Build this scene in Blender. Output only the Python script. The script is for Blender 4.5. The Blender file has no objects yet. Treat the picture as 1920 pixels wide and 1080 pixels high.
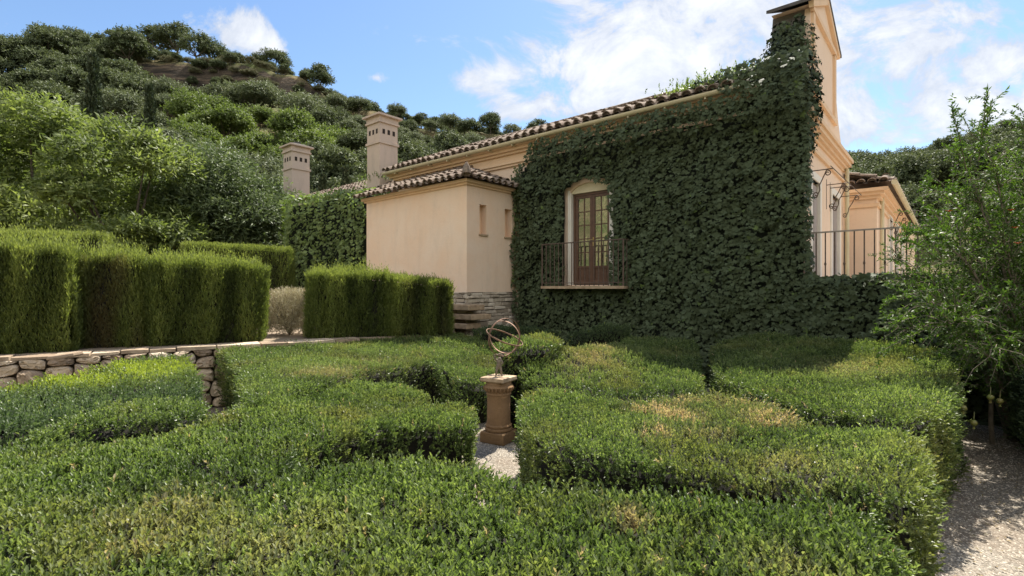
import bpy, math, random
import numpy as np
from mathutils import Vector

# ------------------------------------------------------------------ scene, camera, sky, sun
S = bpy.context.scene
COL = S.collection
H = 1.9                      # eye height above the parterre gravel
F = 954.0                    # focal length in pixels of a 1920 px wide frame

cam = bpy.data.objects.new("camera", bpy.data.cameras.new("camera"))
COL.objects.link(cam)
cam.location = (0, 0, H)
cam.rotation_euler = (math.radians(90), 0, 0)
cam.data.sensor_width = 36.0
cam.data.lens = F / 1920 * 36.0
cam.data.clip_end = 5000
cam.data.clip_start = 0.05
S.camera = cam

SUN_AZ = math.atan2(0.483, 0.875)      # clockwise from +Y
SUN_EL = math.radians(58)
world = bpy.data.worlds.new("World")
S.world = world
world.use_nodes = True
SKY_STRENGTH = 0.073
EXPOSURE = 1.28

S.view_settings.view_transform = 'Standard'
S.view_settings.look = 'None'
S.view_settings.gamma = 1.0
S.view_settings.use_curve_mapping = False
S.view_settings.exposure = EXPOSURE

sl = bpy.data.lights.new("sun", 'SUN')
sl.energy = 4.6
sl.angle = math.radians(0.5)
sl.color = (1.0, 0.94, 0.84)
sun = bpy.data.objects.new("sun", sl)
COL.objects.link(sun)
sd = Vector((math.sin(SUN_AZ) * math.cos(SUN_EL), math.cos(SUN_AZ) * math.cos(SUN_EL), math.sin(SUN_EL)))
sun.rotation_euler = sd.to_track_quat('Z', 'Y').to_euler()
sun.location = (20, 30, 60)


class NT:
    """tiny helper for node trees"""
    def __init__(self, tree):
        self.t = tree
        tree.nodes.clear()

    def n(self, typ, inputs=None, **kw):
        nd = self.t.nodes.new(typ)
        for k, v in kw.items():
            setattr(nd, k, v)
        for k, v in (inputs or {}).items():
            self.set(nd, k, v)
        return nd

    def set(self, nd, k, v):
        sock = nd.inputs[k]
        if isinstance(v, bpy.types.NodeSocket):
            self.t.links.new(v, sock)
        else:
            if hasattr(sock, 'default_value') and sock.type == 'RGBA' and len(v) == 3:
                v = (*v, 1)
            sock.default_value = v

    def m(self, op, a, b=None, c=None, clamp=False):
        nd = self.t.nodes.new('ShaderNodeMath')
        nd.operation = op
        nd.use_clamp = clamp
        for i, v in enumerate((a, b, c)):
            if v is not None:
                self.set(nd, i, v)
        return nd.outputs[0]

    def mix(self, fac, a, b, blend='MIX'):
        nd = self.t.nodes.new('ShaderNodeMix')
        nd.data_type = 'RGBA'
        nd.blend_type = blend
        self.set(nd, 0, fac)
        self.set(nd, 6, a)
        self.set(nd, 7, b)
        return nd.outputs[2]

    def ramp(self, fac, stops, interp='LINEAR'):
        nd = self.t.nodes.new('ShaderNodeValToRGB')
        cr = nd.color_ramp
        cr.interpolation = interp
        while len(cr.elements) < len(stops):
            cr.elements.new(0.5)
        for e, (p, c) in zip(cr.elements, stops):
            e.position = p
            e.color = (*c, 1) if len(c) == 3 else c
        self.set(nd, 0, fac)
        return nd.outputs[0]

    def noise(self, vec, scale, detail=4, rough=0.55, dist=0.0):
        nd = self.n('ShaderNodeTexNoise', {'Scale': scale, 'Detail': detail, 'Roughness': rough, 'Distortion': dist})
        if vec is not None:
            self.set(nd, 'Vector', vec)
        return nd.outputs[0]


def build_world():
    k = NT(world.node_tree)
    out = k.n('ShaderNodeOutputWorld')
    sky = k.n('ShaderNodeTexSky', sky_type='NISHITA', sun_disc=False, sun_elevation=SUN_EL,
              sun_rotation=SUN_AZ, air_density=1.15, dust_density=0.6, ozone_density=1.6, altitude=300)
    tc = k.n('ShaderNodeTexCoord')
    sep = k.n('ShaderNodeSeparateXYZ', {0: tc.outputs['Generated']})
    dx, dy, dz = sep.outputs
    fy = k.m('MAXIMUM', k.m('ABSOLUTE', dy), 0.12)
    sx = k.m('DIVIDE', dx, fy)
    sy = k.m('DIVIDE', dz, fy)
    vec = k.n('ShaderNodeCombineXYZ', {0: sx, 1: k.m('MULTIPLY', sy, 1.25), 2: 0.37}).outputs[0]
    n1 = k.noise(vec, 5.6, 10, 0.64, 0.45)
    n2 = k.noise(vec, 2.1, 3, 0.5)
    # cloud banks: x, y, rx, ry (as slopes of the sight line), weight
    banks = [(1280, 60, 260, 105, .34), (1450, 60, 170, 100, .30), (1120, 120, 110, 50, .20), (1190, 200, 120, 30, .2),
             (910, 160, 85, 36, .36), (450, 55, 70, 46, .27), (510, 85, 40, 22, .22), (1780, 30, 170, 40, .26),
             (1640, 130, 110, 60, .2), (1790, 180, 240, 95, .40), (1650, 240, 120, 60, .25), (1560, 30, 60, 40, .2),
             (1890, 110, 130, 60, .3), (705, 147, 42, 11, .22), (770, 205, 45, 10, .2), (985, 215, 60, 20, .2), (0, 45, 26, 26, .24),
             (1330, 130, 190, 60, .26), (630, 175, 50, 8, .12), (1085, 185, 60, 26, .36), (810, 100, 22, 9, .1)]
    tot = None
    for (px, py, rx, ry, w) in banks:
        ux = k.m('MULTIPLY', k.m('SUBTRACT', sx, (px - 960) / F), F / rx)
        uy = k.m('MULTIPLY', k.m('SUBTRACT', sy, (540 - py) / F), F / ry)
        r2 = k.m('ADD', k.m('MULTIPLY', ux, ux), k.m('MULTIPLY', uy, uy))
        g = k.m('MULTIPLY', k.m('EXPONENT', k.m('MULTIPLY', r2, -0.75)), w)
        tot = g if tot is None else k.m('ADD', tot, g)
    tot = k.m('MINIMUM', tot, 0.40)
    dens = k.m('ADD', k.m('ADD', k.m('MULTIPLY', n1, 1.25), k.m('MULTIPLY', n2, 0.25)), k.m('MULTIPLY', tot, .92))
    mr = k.n('ShaderNodeMapRange', {'Value': dens, 'From Min': 0.94, 'From Max': 1.12}, interpolation_type='SMOOTHSTEP')
    fac = k.m('MULTIPLY', mr.outputs[0], 0.93)
    skyc = k.n('ShaderNodeVectorMath', {0: sky.outputs[0], 1: (0.88, 0.975, 1.07)}, operation='MULTIPLY').outputs[0]
    thick = k.n('ShaderNodeMapRange', {'Value': dens, 'From Min': 1.05, 'From Max': 1.35}).outputs[0]
    n3 = k.noise(vec, 9.0, 8, .65, .4)
    thick = k.m('ADD', k.m('MULTIPLY', thick, .75), k.m('MULTIPLY', k.m('SUBTRACT', n3, .42), 1.1), clamp=True)
    cl = k.mix(thick, (4.0, 4.3, 4.9), (6.9, 6.95, 7.0))
    col = k.mix(fac, skyc, cl)
    # unseen bright clouds behind the viewer, added as fill light for the shaded walls
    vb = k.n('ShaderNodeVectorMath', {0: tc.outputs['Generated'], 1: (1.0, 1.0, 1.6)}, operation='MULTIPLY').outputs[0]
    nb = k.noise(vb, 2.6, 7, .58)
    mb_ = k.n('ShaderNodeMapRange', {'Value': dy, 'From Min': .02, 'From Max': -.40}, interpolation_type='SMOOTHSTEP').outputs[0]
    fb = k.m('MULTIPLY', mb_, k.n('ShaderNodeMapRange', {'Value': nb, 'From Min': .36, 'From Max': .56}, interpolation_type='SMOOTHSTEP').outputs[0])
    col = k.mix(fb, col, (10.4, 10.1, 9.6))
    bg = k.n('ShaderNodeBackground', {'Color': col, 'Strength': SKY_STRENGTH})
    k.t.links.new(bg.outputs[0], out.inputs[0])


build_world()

# ------------------------------------------------------------------ helpers
rng = np.random.default_rng(11)
random.seed(11)
ANG = math.atan2(-0.6518, 0.7584)          # house frame: a along the ivy wall (to the right), b into the house
CA, SA = math.cos(ANG), math.sin(ANG)


def ab2w(a, b):
    return (a * CA - b * SA, a * SA + b * CA)


def w2ab(x, y):
    return (x * CA + y * SA, -x * SA + y * CA)


def U(px, py, z):
    """the point at height z seen at photograph pixel px, py"""
    Y = F * (H - z) / (py - 540.0)
    return ((px - 960) / F * Y, Y, z)


def tag(o, label=None, cat=None, group=None, kind=None):
    if label: o['label'] = label
    if cat: o['category'] = cat
    if group: o['group'] = group
    if kind: o['kind'] = kind
    return o


BASE = {}


def thing(name, label, cat, loc=(0, 0, 0), house=False, group=None):
    """an Empty at the base of a thing; house=True: loc and the parts are in the house frame a, b, z"""
    o = bpy.data.objects.new(name, None)
    o.empty_display_size = 0.2
    COL.objects.link(o)
    if house:
        w = ab2w(loc[0], loc[1])
        o.location = (w[0], w[1], loc[2])
        o.rotation_euler = (0, 0, ANG)
    else:
        o.location = loc
    BASE[o.name] = np.array(loc, float)
    return tag(o, label, cat, group)


def mk(name, V, Fc, mat, parent=None, attrs=None, smooth=False, base=None, house=False):
    me = bpy.data.meshes.new(name)
    V = np.asarray(V, dtype=np.float64).reshape(-1, 3)
    root = parent
    while root is not None and root.name not in BASE:
        root = root.parent
    if root is not None:
        V = V - BASE[root.name]
    if isinstance(Fc, np.ndarray):
        n, kk = Fc.shape
        me.vertices.add(len(V))
        me.vertices.foreach_set('co', V.astype(np.float32).ravel())
        me.loops.add(n * kk)
        me.loops.foreach_set('vertex_index', Fc.astype(np.int32).ravel())
        me.polygons.add(n)
        me.polygons.foreach_set('loop_start', np.arange(0, n * kk, kk, dtype=np.int32))
        me.polygons.foreach_set('loop_total', np.full(n, kk, dtype=np.int32))
        me.update(calc_edges=True)
    else:
        me.from_pydata([tuple(v) for v in V], [], [tuple(f) for f in Fc])
        me.update()
    for an, av in (attrs or {}).items():
        at = me.attributes.new(an, 'FLOAT', 'POINT')
        at.data.foreach_set('value', np.asarray(av, dtype=np.float32))
    if smooth:
        me.polygons.foreach_set('use_smooth', np.ones(len(me.polygons), dtype=bool))
    if mat: me.materials.append(mat)
    o = bpy.data.objects.new(name, me)
    COL.objects.link(o)
    if parent is not None:
        o.parent = parent
    elif house:
        o.rotation_euler = (0, 0, ANG)
    return o


class MB:
    """collects small shapes into one mesh"""
    def __init__(self):
        self.V = []
        self.F = []

    def add(self, V, Fc):
        k = len(self.V)
        self.V += [tuple(v) for v in V]
        self.F += [tuple(i + k for i in f) for f in Fc]
        return self

    def box(self, x0, x1, y0, y1, z0, z1):
        v = [(x, y, z) for z in (z0, z1) for y in (y0, y1) for x in (x0, x1)]
        return self.add(v, [(0, 2, 3, 1), (4, 5, 7, 6), (0, 1, 5, 4), (2, 6, 7, 3), (0, 4, 6, 2), (1, 3, 7, 5)])

    def tube(self, pts, r, n=6, cap=True):
        pts = [np.array(p, float) for p in pts]
        rs = r if hasattr(r, '__len__') else [r] * len(pts)
        V, Fc = [], []
        up = np.array((0.13, 0.21, 1.0))
        prev = None
        for i, p in enumerate(pts):
            d = pts[min(i + 1, len(pts) - 1)] - pts[max(i - 1, 0)]
            d = d / (np.linalg.norm(d) + 1e-9)
            ref = up if prev is None else prev
            s = np.cross(d, ref)
            if np.linalg.norm(s) < 1e-3: s = np.cross(d, (1, 0.1, 0))
            s /= np.linalg.norm(s)
            t = np.cross(s, d)
            prev = t
            for j in range(n):
                a = 2 * math.pi * j / n
                V.append(p + rs[i] * (s * math.cos(a) + t * math.sin(a)))
        for i in range(len(pts) - 1):
            for j in range(n):
                j2 = (j + 1) % n
                Fc.append((i * n + j, i * n + j2, (i + 1) * n + j2, (i + 1) * n + j))
        if cap:
            Fc.append(tuple(range(n))[::-1])
            Fc.append(tuple((len(pts) - 1) * n + j for j in range(n)))
        return self.add(V, Fc)

    def lathe(self, prof, cx, cy, n=32):
        V, Fc = [], []
        for (r, z) in prof:
            for j in range(n):
                a = 2 * math.pi * j / n
                V.append((cx + r * math.cos(a), cy + r * math.sin(a), z))
        for i in range(len(prof) - 1):
            for j in range(n):
                j2 = (j + 1) % n
                Fc.append((i * n + j, i * n + j2, (i + 1) * n + j2, (i + 1) * n + j))
        Fc.append(tuple(range(n))[::-1])
        Fc.append(tuple((len(prof) - 1) * n + j for j in range(n)))
        return self.add(V, Fc)

    def prism(self, poly, axis, lo, hi):
        """poly in the two other axes, extruded along axis from lo to hi"""
        def P(p, t):
            if axis == 0: return (t, p[0], p[1])
            if axis == 1: return (p[0], t, p[1])
            return (p[0], p[1], t)
        n = len(poly)
        V = [P(p, lo) for p in poly] + [P(p, hi) for p in poly]
        Fc = [tuple(range(n))[::-1], tuple(range(n, 2 * n))]
        for i in range(n):
            j = (i + 1) % n
            Fc.append((i, j, n + j, n + i))
        return self.add(V, Fc)

    def build(self, name, mat, parent=None, smooth=False, bevel=0.0, house=False):
        o = mk(name, self.V, self.F, mat, parent, smooth=smooth, house=house)
        import bmesh
        bm = bmesh.new()
        bm.from_mesh(o.data)
        bmesh.ops.recalc_face_normals(bm, faces=bm.faces)
        bm.to_mesh(o.data)
        bm.free()
        if smooth:
            o.data.polygons.foreach_set('use_smooth', np.ones(len(o.data.polygons), dtype=bool))
            o.data.set_sharp_from_angle(angle=math.radians(40))
        if bevel:
            b = o.modifiers.new('bevel', 'BEVEL')
            b.width = bevel
            b.segments = 2
            b.limit_method = 'ANGLE'
        return o


def nrm(v):
    return v / (np.linalg.norm(v, axis=-1, keepdims=True) + 1e-9)


def rand_unit(n):
    return nrm(rng.normal(size=(n, 3)))


def sines(seed, nw, lo, hi):
    r = np.random.default_rng(seed)
    wl = r.uniform(lo, hi, nw)
    th = r.uniform(0, 2 * math.pi, (nw, 2))
    d = np.stack([np.cos(th[:, 0]), np.sin(th[:, 0]), r.uniform(-.8, .8, nw)], 1)
    return 2 * math.pi / wl[:, None] * d, th[:, 1]


def wob(P, wv):
    """smooth noise, about -1..1"""
    k, ph = wv
    return np.sin(P @ k.T + ph).sum(1) / math.sqrt(len(ph)) * 0.8


W_FINE = sines(1, 10, 0.10, 0.32)
W_MID = sines(2, 9, 0.35, 1.1)
W_BIG = sines(3, 8, 1.0, 3.0)


def leaf_mesh(P, D, N, L, Wd, kind='q', fold=0.25):
    """one leaf per row: base P, axis D, face normal N; returns V, F, copies of each leaf's index"""
    n = len(P)
    L = np.broadcast_to(np.asarray(L, float), (n,))[:, None]
    Wd = np.broadcast_to(np.asarray(Wd, float), (n,))[:, None]
    Sd = nrm(np.cross(D, N))
    N2 = np.cross(Sd, D)
    if kind == 'q':
        V = np.stack([P, P + D * L * .45 - Sd * Wd * .5 + N2 * Wd * fold, P + D * L,
                      P + D * L * .45 + Sd * Wd * .5 + N2 * Wd * fold], 1)
        Fc = np.arange(n * 4).reshape(n, 4)
        k = 4
    elif kind == 'h':
        V = np.stack([P, P + D * L * .3 - Sd * Wd * .46 + N2 * Wd * fold, P + D * L * .68 - Sd * Wd * .42 + N2 * Wd * fold,
                      P + D * L - N2 * L * .06, P + D * L * .68 + Sd * Wd * .42 + N2 * Wd * fold,
                      P + D * L * .3 + Sd * Wd * .46 + N2 * Wd * fold], 1)
        b = np.arange(n)[:, None] * 6
        Fc = np.concatenate([b + np.array([[0, 1, 2, 3]]), b + np.array([[0, 3, 4, 5]])], 0)
        k = 6
    else:   # 'ivy': lobed leaf
        out = np.array([(0, -.12), (-.28, -.22), (-.52, -.02), (-.30, .22), (-.40, .55), (-.14, .52), (0, 1.0),
                        (.14, .52), (.40, .55), (.30, .22), (.52, -.02), (.28, -.22)])
        rows = [P + D * L * .18]
        for (sx, sy) in out:
            rows.append(P + D * L * sy + Sd * Wd * 1.05 * sx - N2 * L * (0.22 * (sx * sx) + .10 * max(sy, 0) ** 2))
        V = np.stack(rows, 1)
        k = 13
        b = np.arange(n)[:, None] * k
        Fc = np.concatenate([b + np.array([[0, 1 + i, 1 + (i + 1) % 12]]) for i in range(12)], 0)
    return V.reshape(-1, 3), Fc, np.repeat(np.arange(n), k)


def sprigs(P, A, length, nl, L, Wd, kind, alpha=(22, 52), droop=0.0):
    """shoots: base P, axis A, each with nl leaves; returns leaf rows"""
    n = len(P)
    t = np.tile(np.linspace(0.1, 1.0, nl), n) + rng.uniform(-.06, .06, n * nl)
    Ps = np.repeat(P, nl, 0)
    As = np.repeat(A, nl, 0)
    ln = np.broadcast_to(np.asarray(length, float), (n,))
    Ps = Ps + As * (t * np.repeat(ln, nl))[:, None]
    ref = nrm(np.cross(As, rand_unit(n)[np.repeat(np.arange(n), nl)]))
    bi = np.cross(As, ref)
    ph = np.tile(np.arange(nl) * 2.4, n) + rng.uniform(-.5, .5, n * nl)
    rad = ref * np.cos(ph)[:, None] + bi * np.sin(ph)[:, None]
    al = np.radians(rng.uniform(alpha[0], alpha[1], n * nl) * (1.15 - .5 * t))
    D = nrm(As * np.cos(al)[:, None] + rad * np.sin(al)[:, None] + np.array((0, 0, -droop)))
    N = nrm(As * np.sin(al)[:, None] - rad * np.cos(al)[:, None] + 0.25 * rand_unit(n * nl))
    Lr = L * rng.uniform(.55, 1.25, n * nl)
    Wr = Wd * rng.uniform(.75, 1.15, n * nl)
    V, Fc, idx = leaf_mesh(Ps, D, N, Lr, Wr, kind)
    return V, Fc, idx, np.repeat(np.arange(n), nl)[idx], np.tile(np.linspace(0, 1, nl), n)[idx]


def chaikin(pts, it=2):
    p = np.array(pts, float)
    for _ in range(it):
        q = np.roll(p, -1, 0)
        p = np.stack([p * .75 + q * .25, p * .25 + q * .75], 1).reshape(-1, p.shape[1])
    return p


def inside(P, poly):
    x, y = P[:, 0], P[:, 1]
    r = np.zeros(len(P), bool)
    n = len(poly)
    for i in range(n):
        x1, y1 = poly[i][:2]
        x2, y2 = poly[(i + 1) % n][:2]
        c = ((y1 > y) != (y2 > y)) & (x < (x2 - x1) * (y - y1) / (y2 - y1 + 1e-12) + x1)
        r ^= c
    return r


def edge_dist(P, poly):
    a = poly[:, :2]
    b = np.roll(a, -1, 0)
    best = np.full(len(P), 1e9)
    idx = np.zeros(len(P), int)
    for i in range(len(a)):
        ab = b[i] - a[i]
        t = np.clip(((P[:, :2] - a[i]) @ ab) / (ab @ ab + 1e-12), 0, 1)
        d = np.linalg.norm(P[:, :2] - (a[i] + t[:, None] * ab), axis=1)
        m = d < best
        best[m] = d[m]
        idx[m] = i
    return best, idx


def area2(poly):
    x, y = poly[:, 0], poly[:, 1]
    return 0.5 * np.sum(x * np.roll(y, -1) - np.roll(x, -1) * y)


# ------------------------------------------------------------------ materials
def new_mat(name):
    m = bpy.data.materials.new(name)
    m.use_nodes = True
    return m, NT(m.node_tree)


def leaf_mat(name, dark, mid, light, dry=(.22, .15, .07), rough=.42, spec=.5, trans=.28, patch=None, patch_scale=1.2):
    m, k = new_mat(name)
    out = k.n('ShaderNodeOutputMaterial')
    tone = k.n('ShaderNodeAttribute', attribute_name='tone').outputs['Fac']
    dr = k.n('ShaderNodeAttribute', attribute_name='dry').outputs['Fac']
    col = k.ramp(tone, [(0.0, dark), (0.5, mid), (1.0, light)])
    if patch is not None:
        gp = k.n('ShaderNodeNewGeometry').outputs['Position']
        nz = k.noise(gp, patch_scale, 3, .6)
        pf = k.n('ShaderNodeMapRange', {'Value': nz, 'From Min': .5, 'From Max': .68}).outputs[0]
        pf = k.m('MULTIPLY', pf, k.m('ADD', k.m('MULTIPLY', tone, .7), .2))
        col = k.mix(pf, col, patch)
    col = k.mix(dr, col, dry)
    back = k.n('ShaderNodeNewGeometry').outputs['Backfacing']
    colb = k.mix(k.m('MULTIPLY', back, .35), col, (.16, .20, .09))
    bs = k.n('ShaderNodeBsdfPrincipled', {'Base Color': colb, 'Roughness': rough, 'Specular IOR Level': spec})
    tr = k.n('ShaderNodeBsdfTranslucent', {'Color': k.mix(.5, col, k.mix(1.0, col, (1.5, 1.7, .5), 'MULTIPLY'))})
    mx = k.n('ShaderNodeMixShader', {0: trans})
    k.t.links.new(bs.outputs[0], mx.inputs[1])
    k.t.links.new(tr.outputs[0], mx.inputs[2])
    k.t.links.new(mx.outputs[0], out.inputs[0])
    return m


def plain(name, col, rough=.6, metal=0.0, var=.25, scale=6.0, bump=0.0, bscale=40.0, spec=.4, col2=None):
    m, k = new_mat(name)
    out = k.n('ShaderNodeOutputMaterial')
    gp = k.n('ShaderNodeTexCoord').outputs['Object']
    nz = k.noise(gp, scale, 6, .62)
    c2 = col2 if col2 is not None else tuple(c * (1 - var) for c in col)
    f = k.n('ShaderNodeMapRange', {'Value': nz, 'From Min': .35, 'From Max': .68}).outputs[0]
    c = k.mix(f, col, c2)
    bs = k.n('ShaderNodeBsdfPrincipled', {'Base Color': c, 'Roughness': rough, 'Metallic': metal, 'Specular IOR Level': spec})
    if bump:
        b = k.n('ShaderNodeBump', {'Strength': bump, 'Distance': .02, 'Height': k.noise(gp, bscale, 6, .65)})
        k.t.links.new(b.outputs[0], bs.inputs['Normal'])
    k.t.links.new(bs.outputs[0], out.inputs[0])
    return m


def plaster_mat(name, base, stain, warm):
    m, k = new_mat(name)
    out = k.n('ShaderNodeOutputMaterial')
    gp = k.n('ShaderNodeTexCoord').outputs['Object']
    n1 = k.noise(gp, .9, 6, .65, .4)
    n2 = k.noise(gp, 4.5, 7, .7)
    mp = k.n('ShaderNodeMapping', {'Vector': gp, 'Scale': (2.0, 2.0, .5)})
    n3 = k.noise(mp.outputs[0], 1.6, 6, .7)
    c = k.mix(k.n('ShaderNodeMapRange', {'Value': n1, 'From Min': .38, 'From Max': .66}).outputs[0], base, warm)
    c = k.mix(k.m('MULTIPLY', k.n('ShaderNodeMapRange', {'Value': n3, 'From Min': .5, 'From Max': .76}).outputs[0], .5), c, stain)
    c = k.mix(k.m('MULTIPLY', k.n('ShaderNodeMapRange', {'Value': n2, 'From Min': .55, 'From Max': .8}).outputs[0], .35), c,
              tuple(x * .72 for x in base))
    bs = k.n('ShaderNodeBsdfPrincipled', {'Base Color': c, 'Roughness': .9, 'Specular IOR Level': .2})
    b = k.n('ShaderNodeBump', {'Strength': .35, 'Distance': .02, 'Height': k.noise(gp, 14, 8, .7)})
    k.t.links.new(b.outputs[0], bs.inputs['Normal'])
    k.t.links.new(bs.outputs[0], out.inputs[0])
    return m


def gravel_mat():
    m, k = new_mat('gravel')
    out = k.n('ShaderNodeOutputMaterial')
    gp = k.n('ShaderNodeNewGeometry').outputs['Position']
    vo = k.n('ShaderNodeTexVoronoi', {'Vector': gp, 'Scale': 75.0})
    vo2 = k.n('ShaderNodeTexVoronoi', {'Vector': gp, 'Scale': 28.0})
    big = k.noise(gp, 1.4, 6, .65)
    c = k.ramp(vo.outputs['Color'], [(0, (.12, .10, .078)), (.45, (.225, .198, .160)), (1, (.36, .325, .275))])
    c = k.mix(k.m('MULTIPLY', k.n('ShaderNodeMapRange', {'Value': big, 'From Min': .45, 'From Max': .72}).outputs[0], .65), c, (.17, .12, .082))
    bs = k.n('ShaderNodeBsdfPrincipled', {'Base Color': c, 'Roughness': .95, 'Specular IOR Level': .15})
    hh = k.m('ADD', k.m('MULTIPLY', vo.outputs['Distance'], -1.0), k.m('MULTIPLY', vo2.outputs['Distance'], -.6))
    hh = k.m('ADD', hh, k.m('MULTIPLY', k.noise(gp, 9, 5), 1.2))
    b = k.n('ShaderNodeBump', {'Strength': .8, 'Distance': .012, 'Height': hh})
    k.t.links.new(b.outputs[0], bs.inputs['Normal'])
    k.t.links.new(bs.outputs[0], out.inputs[0])
    return m


def hill_mat():
    m, k = new_mat('hill_earth')
    out = k.n('ShaderNodeOutputMaterial')
    g = k.n('ShaderNodeNewGeometry')
    gp = g.outputs['Position']
    n1 = k.noise(gp, .09, 7, .65)
    n2 = k.noise(gp, .7, 7, .7)
    grass = k.mix(k.n('ShaderNodeMapRange', {'Value': n2, 'From Min': .4, 'From Max': .62}).outputs[0], (.10, .105, .045), (.19, .145, .08))
    grass = k.mix(k.n('ShaderNodeMapRange', {'Value': n1, 'From Min': .45, 'From Max': .6}).outputs[0], grass, (.07, .085, .03))
    mp = k.n('ShaderNodeMapping', {'Vector': gp, 'Scale': (.25, .25, 2.2)})
    n3 = k.noise(mp.outputs[0], .9, 8, .7)
    rock = k.ramp(n3, [(.36, (.028, .024, .020)), (.5, (.060, .048, .036)), (.66, (.15, .11, .075))])
    nzz = k.n('ShaderNodeSeparateXYZ', {0: g.outputs['Normal']}).outputs[2]
    rf = k.n('ShaderNodeMapRange', {'Value': k.m('ADD', nzz, k.m('MULTIPLY', k.m('SUBTRACT', n2, .5), .5)), 'From Min': .74, 'From Max': .62}).outputs[0]
    c = k.mix(rf, grass, rock)
    bs = k.n('ShaderNodeBsdfPrincipled', {'Base Color': c, 'Roughness': 1.0, 'Specular IOR Level': .1})
    b = k.n('ShaderNodeBump', {'Strength': .8, 'Distance': .5, 'Height': k.m('ADD', n2, n3)})
    k.t.links.new(b.outputs[0], bs.inputs['Normal'])
    k.t.links.new(bs.outputs[0], out.inputs[0])
    return m


def tile_mat():
    m, k = new_mat('clay_tile')
    out = k.n('ShaderNodeOutputMaterial')
    gp = k.n('ShaderNodeTexCoord').outputs['Object']
    n1 = k.noise(gp, 3.0, 5, .7)
    n2 = k.noise(gp, 14.0, 6, .7)
    c = k.ramp(n1, [(.3, (.12, .085, .065)), (.5, (.215, .16, .122)), (.7, (.30, .25, .20))])
    c = k.mix(k.n('ShaderNodeMapRange', {'Value': n2, 'From Min': .48, 'From Max': .66}).outputs[0], c, (.11, .095, .075))
    bs = k.n('ShaderNodeBsdfPrincipled', {'Base Color': c, 'Roughness': .95, 'Specular IOR Level': .2})
    b = k.n('ShaderNodeBump', {'Strength': .5, 'Distance': .01, 'Height': n2})
    k.t.links.new(b.outputs[0], bs.inputs['Normal'])
    k.t.links.new(bs.outputs[0], out.inputs[0])
    return m


def stone_mat(name, c1, c2, c3, scale=5.0):
    m, k = new_mat(name)
    out = k.n('ShaderNodeOutputMaterial')
    gp = k.n('ShaderNodeTexCoord').outputs['Object']
    tone = k.n('ShaderNodeAttribute', attribute_name='tone').outputs['Fac']
    n1 = k.noise(gp, scale, 8, .7, .3)
    c = k.ramp(k.m('ADD', k.m('MULTIPLY', n1, .75), k.m('MULTIPLY', k.m('SUBTRACT', tone, .35), .5)), [(.25, c1), (.5, c2), (.78, c3)])
    n2 = k.noise(gp, scale * 4, 8, .72)
    c = k.mix(k.m('MULTIPLY', k.n('ShaderNodeMapRange', {'Value': n2, 'From Min': .55, 'From Max': .72}).outputs[0], .6), c, tuple(x * .6 for x in c1))
    bs = k.n('ShaderNodeBsdfPrincipled', {'Base Color': c, 'Roughness': .95, 'Specular IOR Level': .2})
    b = k.n('ShaderNodeBump', {'Strength': .7, 'Distance': .02, 'Height': k.m('ADD', n1, n2)})
    k.t.links.new(b.outputs[0], bs.inputs['Normal'])
    k.t.links.new(bs.outputs[0], out.inputs[0])
    return m


def glass_mat():
    m, k = new_mat('window_glass')
    out = k.n('ShaderNodeOutputMaterial')
    tr = k.n('ShaderNodeBsdfTransparent', {'Color': (.8, .82, .78)})
    gl = k.n('ShaderNodeBsdfGlossy', {'Color': (.95, .95, .95), 'Roughness': .03})
    fr = k.n('ShaderNodeFresnel', {'IOR': 1.9})
    gp = k.n('ShaderNodeTexCoord').outputs['Object']
    b = k.n('ShaderNodeBump', {'Strength': .08, 'Distance': .02, 'Height': k.noise(gp, 5, 2)})
    k.t.links.new(b.outputs[0], gl.inputs['Normal'])
    mx = k.n('ShaderNodeMixShader', {0: k.m('ADD', fr.outputs[0], .28, clamp=True)})
    k.t.links.new(tr.outputs[0], mx.inputs[1])
    k.t.links.new(gl.outputs[0], mx.inputs[2])
    k.t.links.new(mx.outputs[0], out.inputs[0])
    return m


M_BOX = leaf_mat('box_leaf', (.028, .046, .013), (.102, .150, .040), (.24, .295, .095), dry=(.54, .38, .255), patch=(.23, .21, .07), rough=.42, spec=.4, trans=.42)
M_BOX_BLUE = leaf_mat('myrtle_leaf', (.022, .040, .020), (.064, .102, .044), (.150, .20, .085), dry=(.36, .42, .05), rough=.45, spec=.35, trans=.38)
M_TALL = leaf_mat('cypress_spray', (.055, .074, .020), (.145, .180, .042), (.29, .32, .09), dry=(.13, .085, .045), rough=.65, spec=.15, trans=.40)
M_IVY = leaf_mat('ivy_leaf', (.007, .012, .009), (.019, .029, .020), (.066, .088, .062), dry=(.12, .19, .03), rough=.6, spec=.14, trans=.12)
M_IVY2 = leaf_mat('creeper_leaf', (.055, .085, .024), (.135, .19, .05), (.26, .33, .10), rough=.45, spec=.3, trans=.35)
M_DRY = leaf_mat('dry_twig', (.30, .24, .17), (.50, .42, .32), (.68, .60, .48), rough=.8, spec=.1, trans=.1)
M_TREE = leaf_mat('ash_leaf', (.060, .085, .028), (.165, .205, .060), (.36, .40, .14), rough=.55, spec=.25, trans=.42)
M_TREE2 = leaf_mat('laurel_leaf', (.038, .058, .027), (.090, .122, .054), (.21, .25, .115), rough=.55, spec=.25, trans=.34)
M_OAK = leaf_mat('oak_leaf', (.042, .052, .028), (.074, .088, .046), (.125, .14, .075), rough=.65, spec=.2, trans=.26)
M_OLIVE = leaf_mat('olive_leaf', (.070, .082, .050), (.115, .130, .080), (.175, .19, .12), rough=.6, spec=.2, trans=.26)
M_BRIGHT = leaf_mat('broad_leaf', (.065, .092, .024), (.115, .155, .038), (.19, .23, .065), rough=.6, spec=.2, trans=.35)
M_SCRUB = leaf_mat('scrub_leaf', (.075, .070, .040), (.125, .110, .062), (.20, .165, .10), rough=.7, spec=.15, trans=.1)
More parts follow.
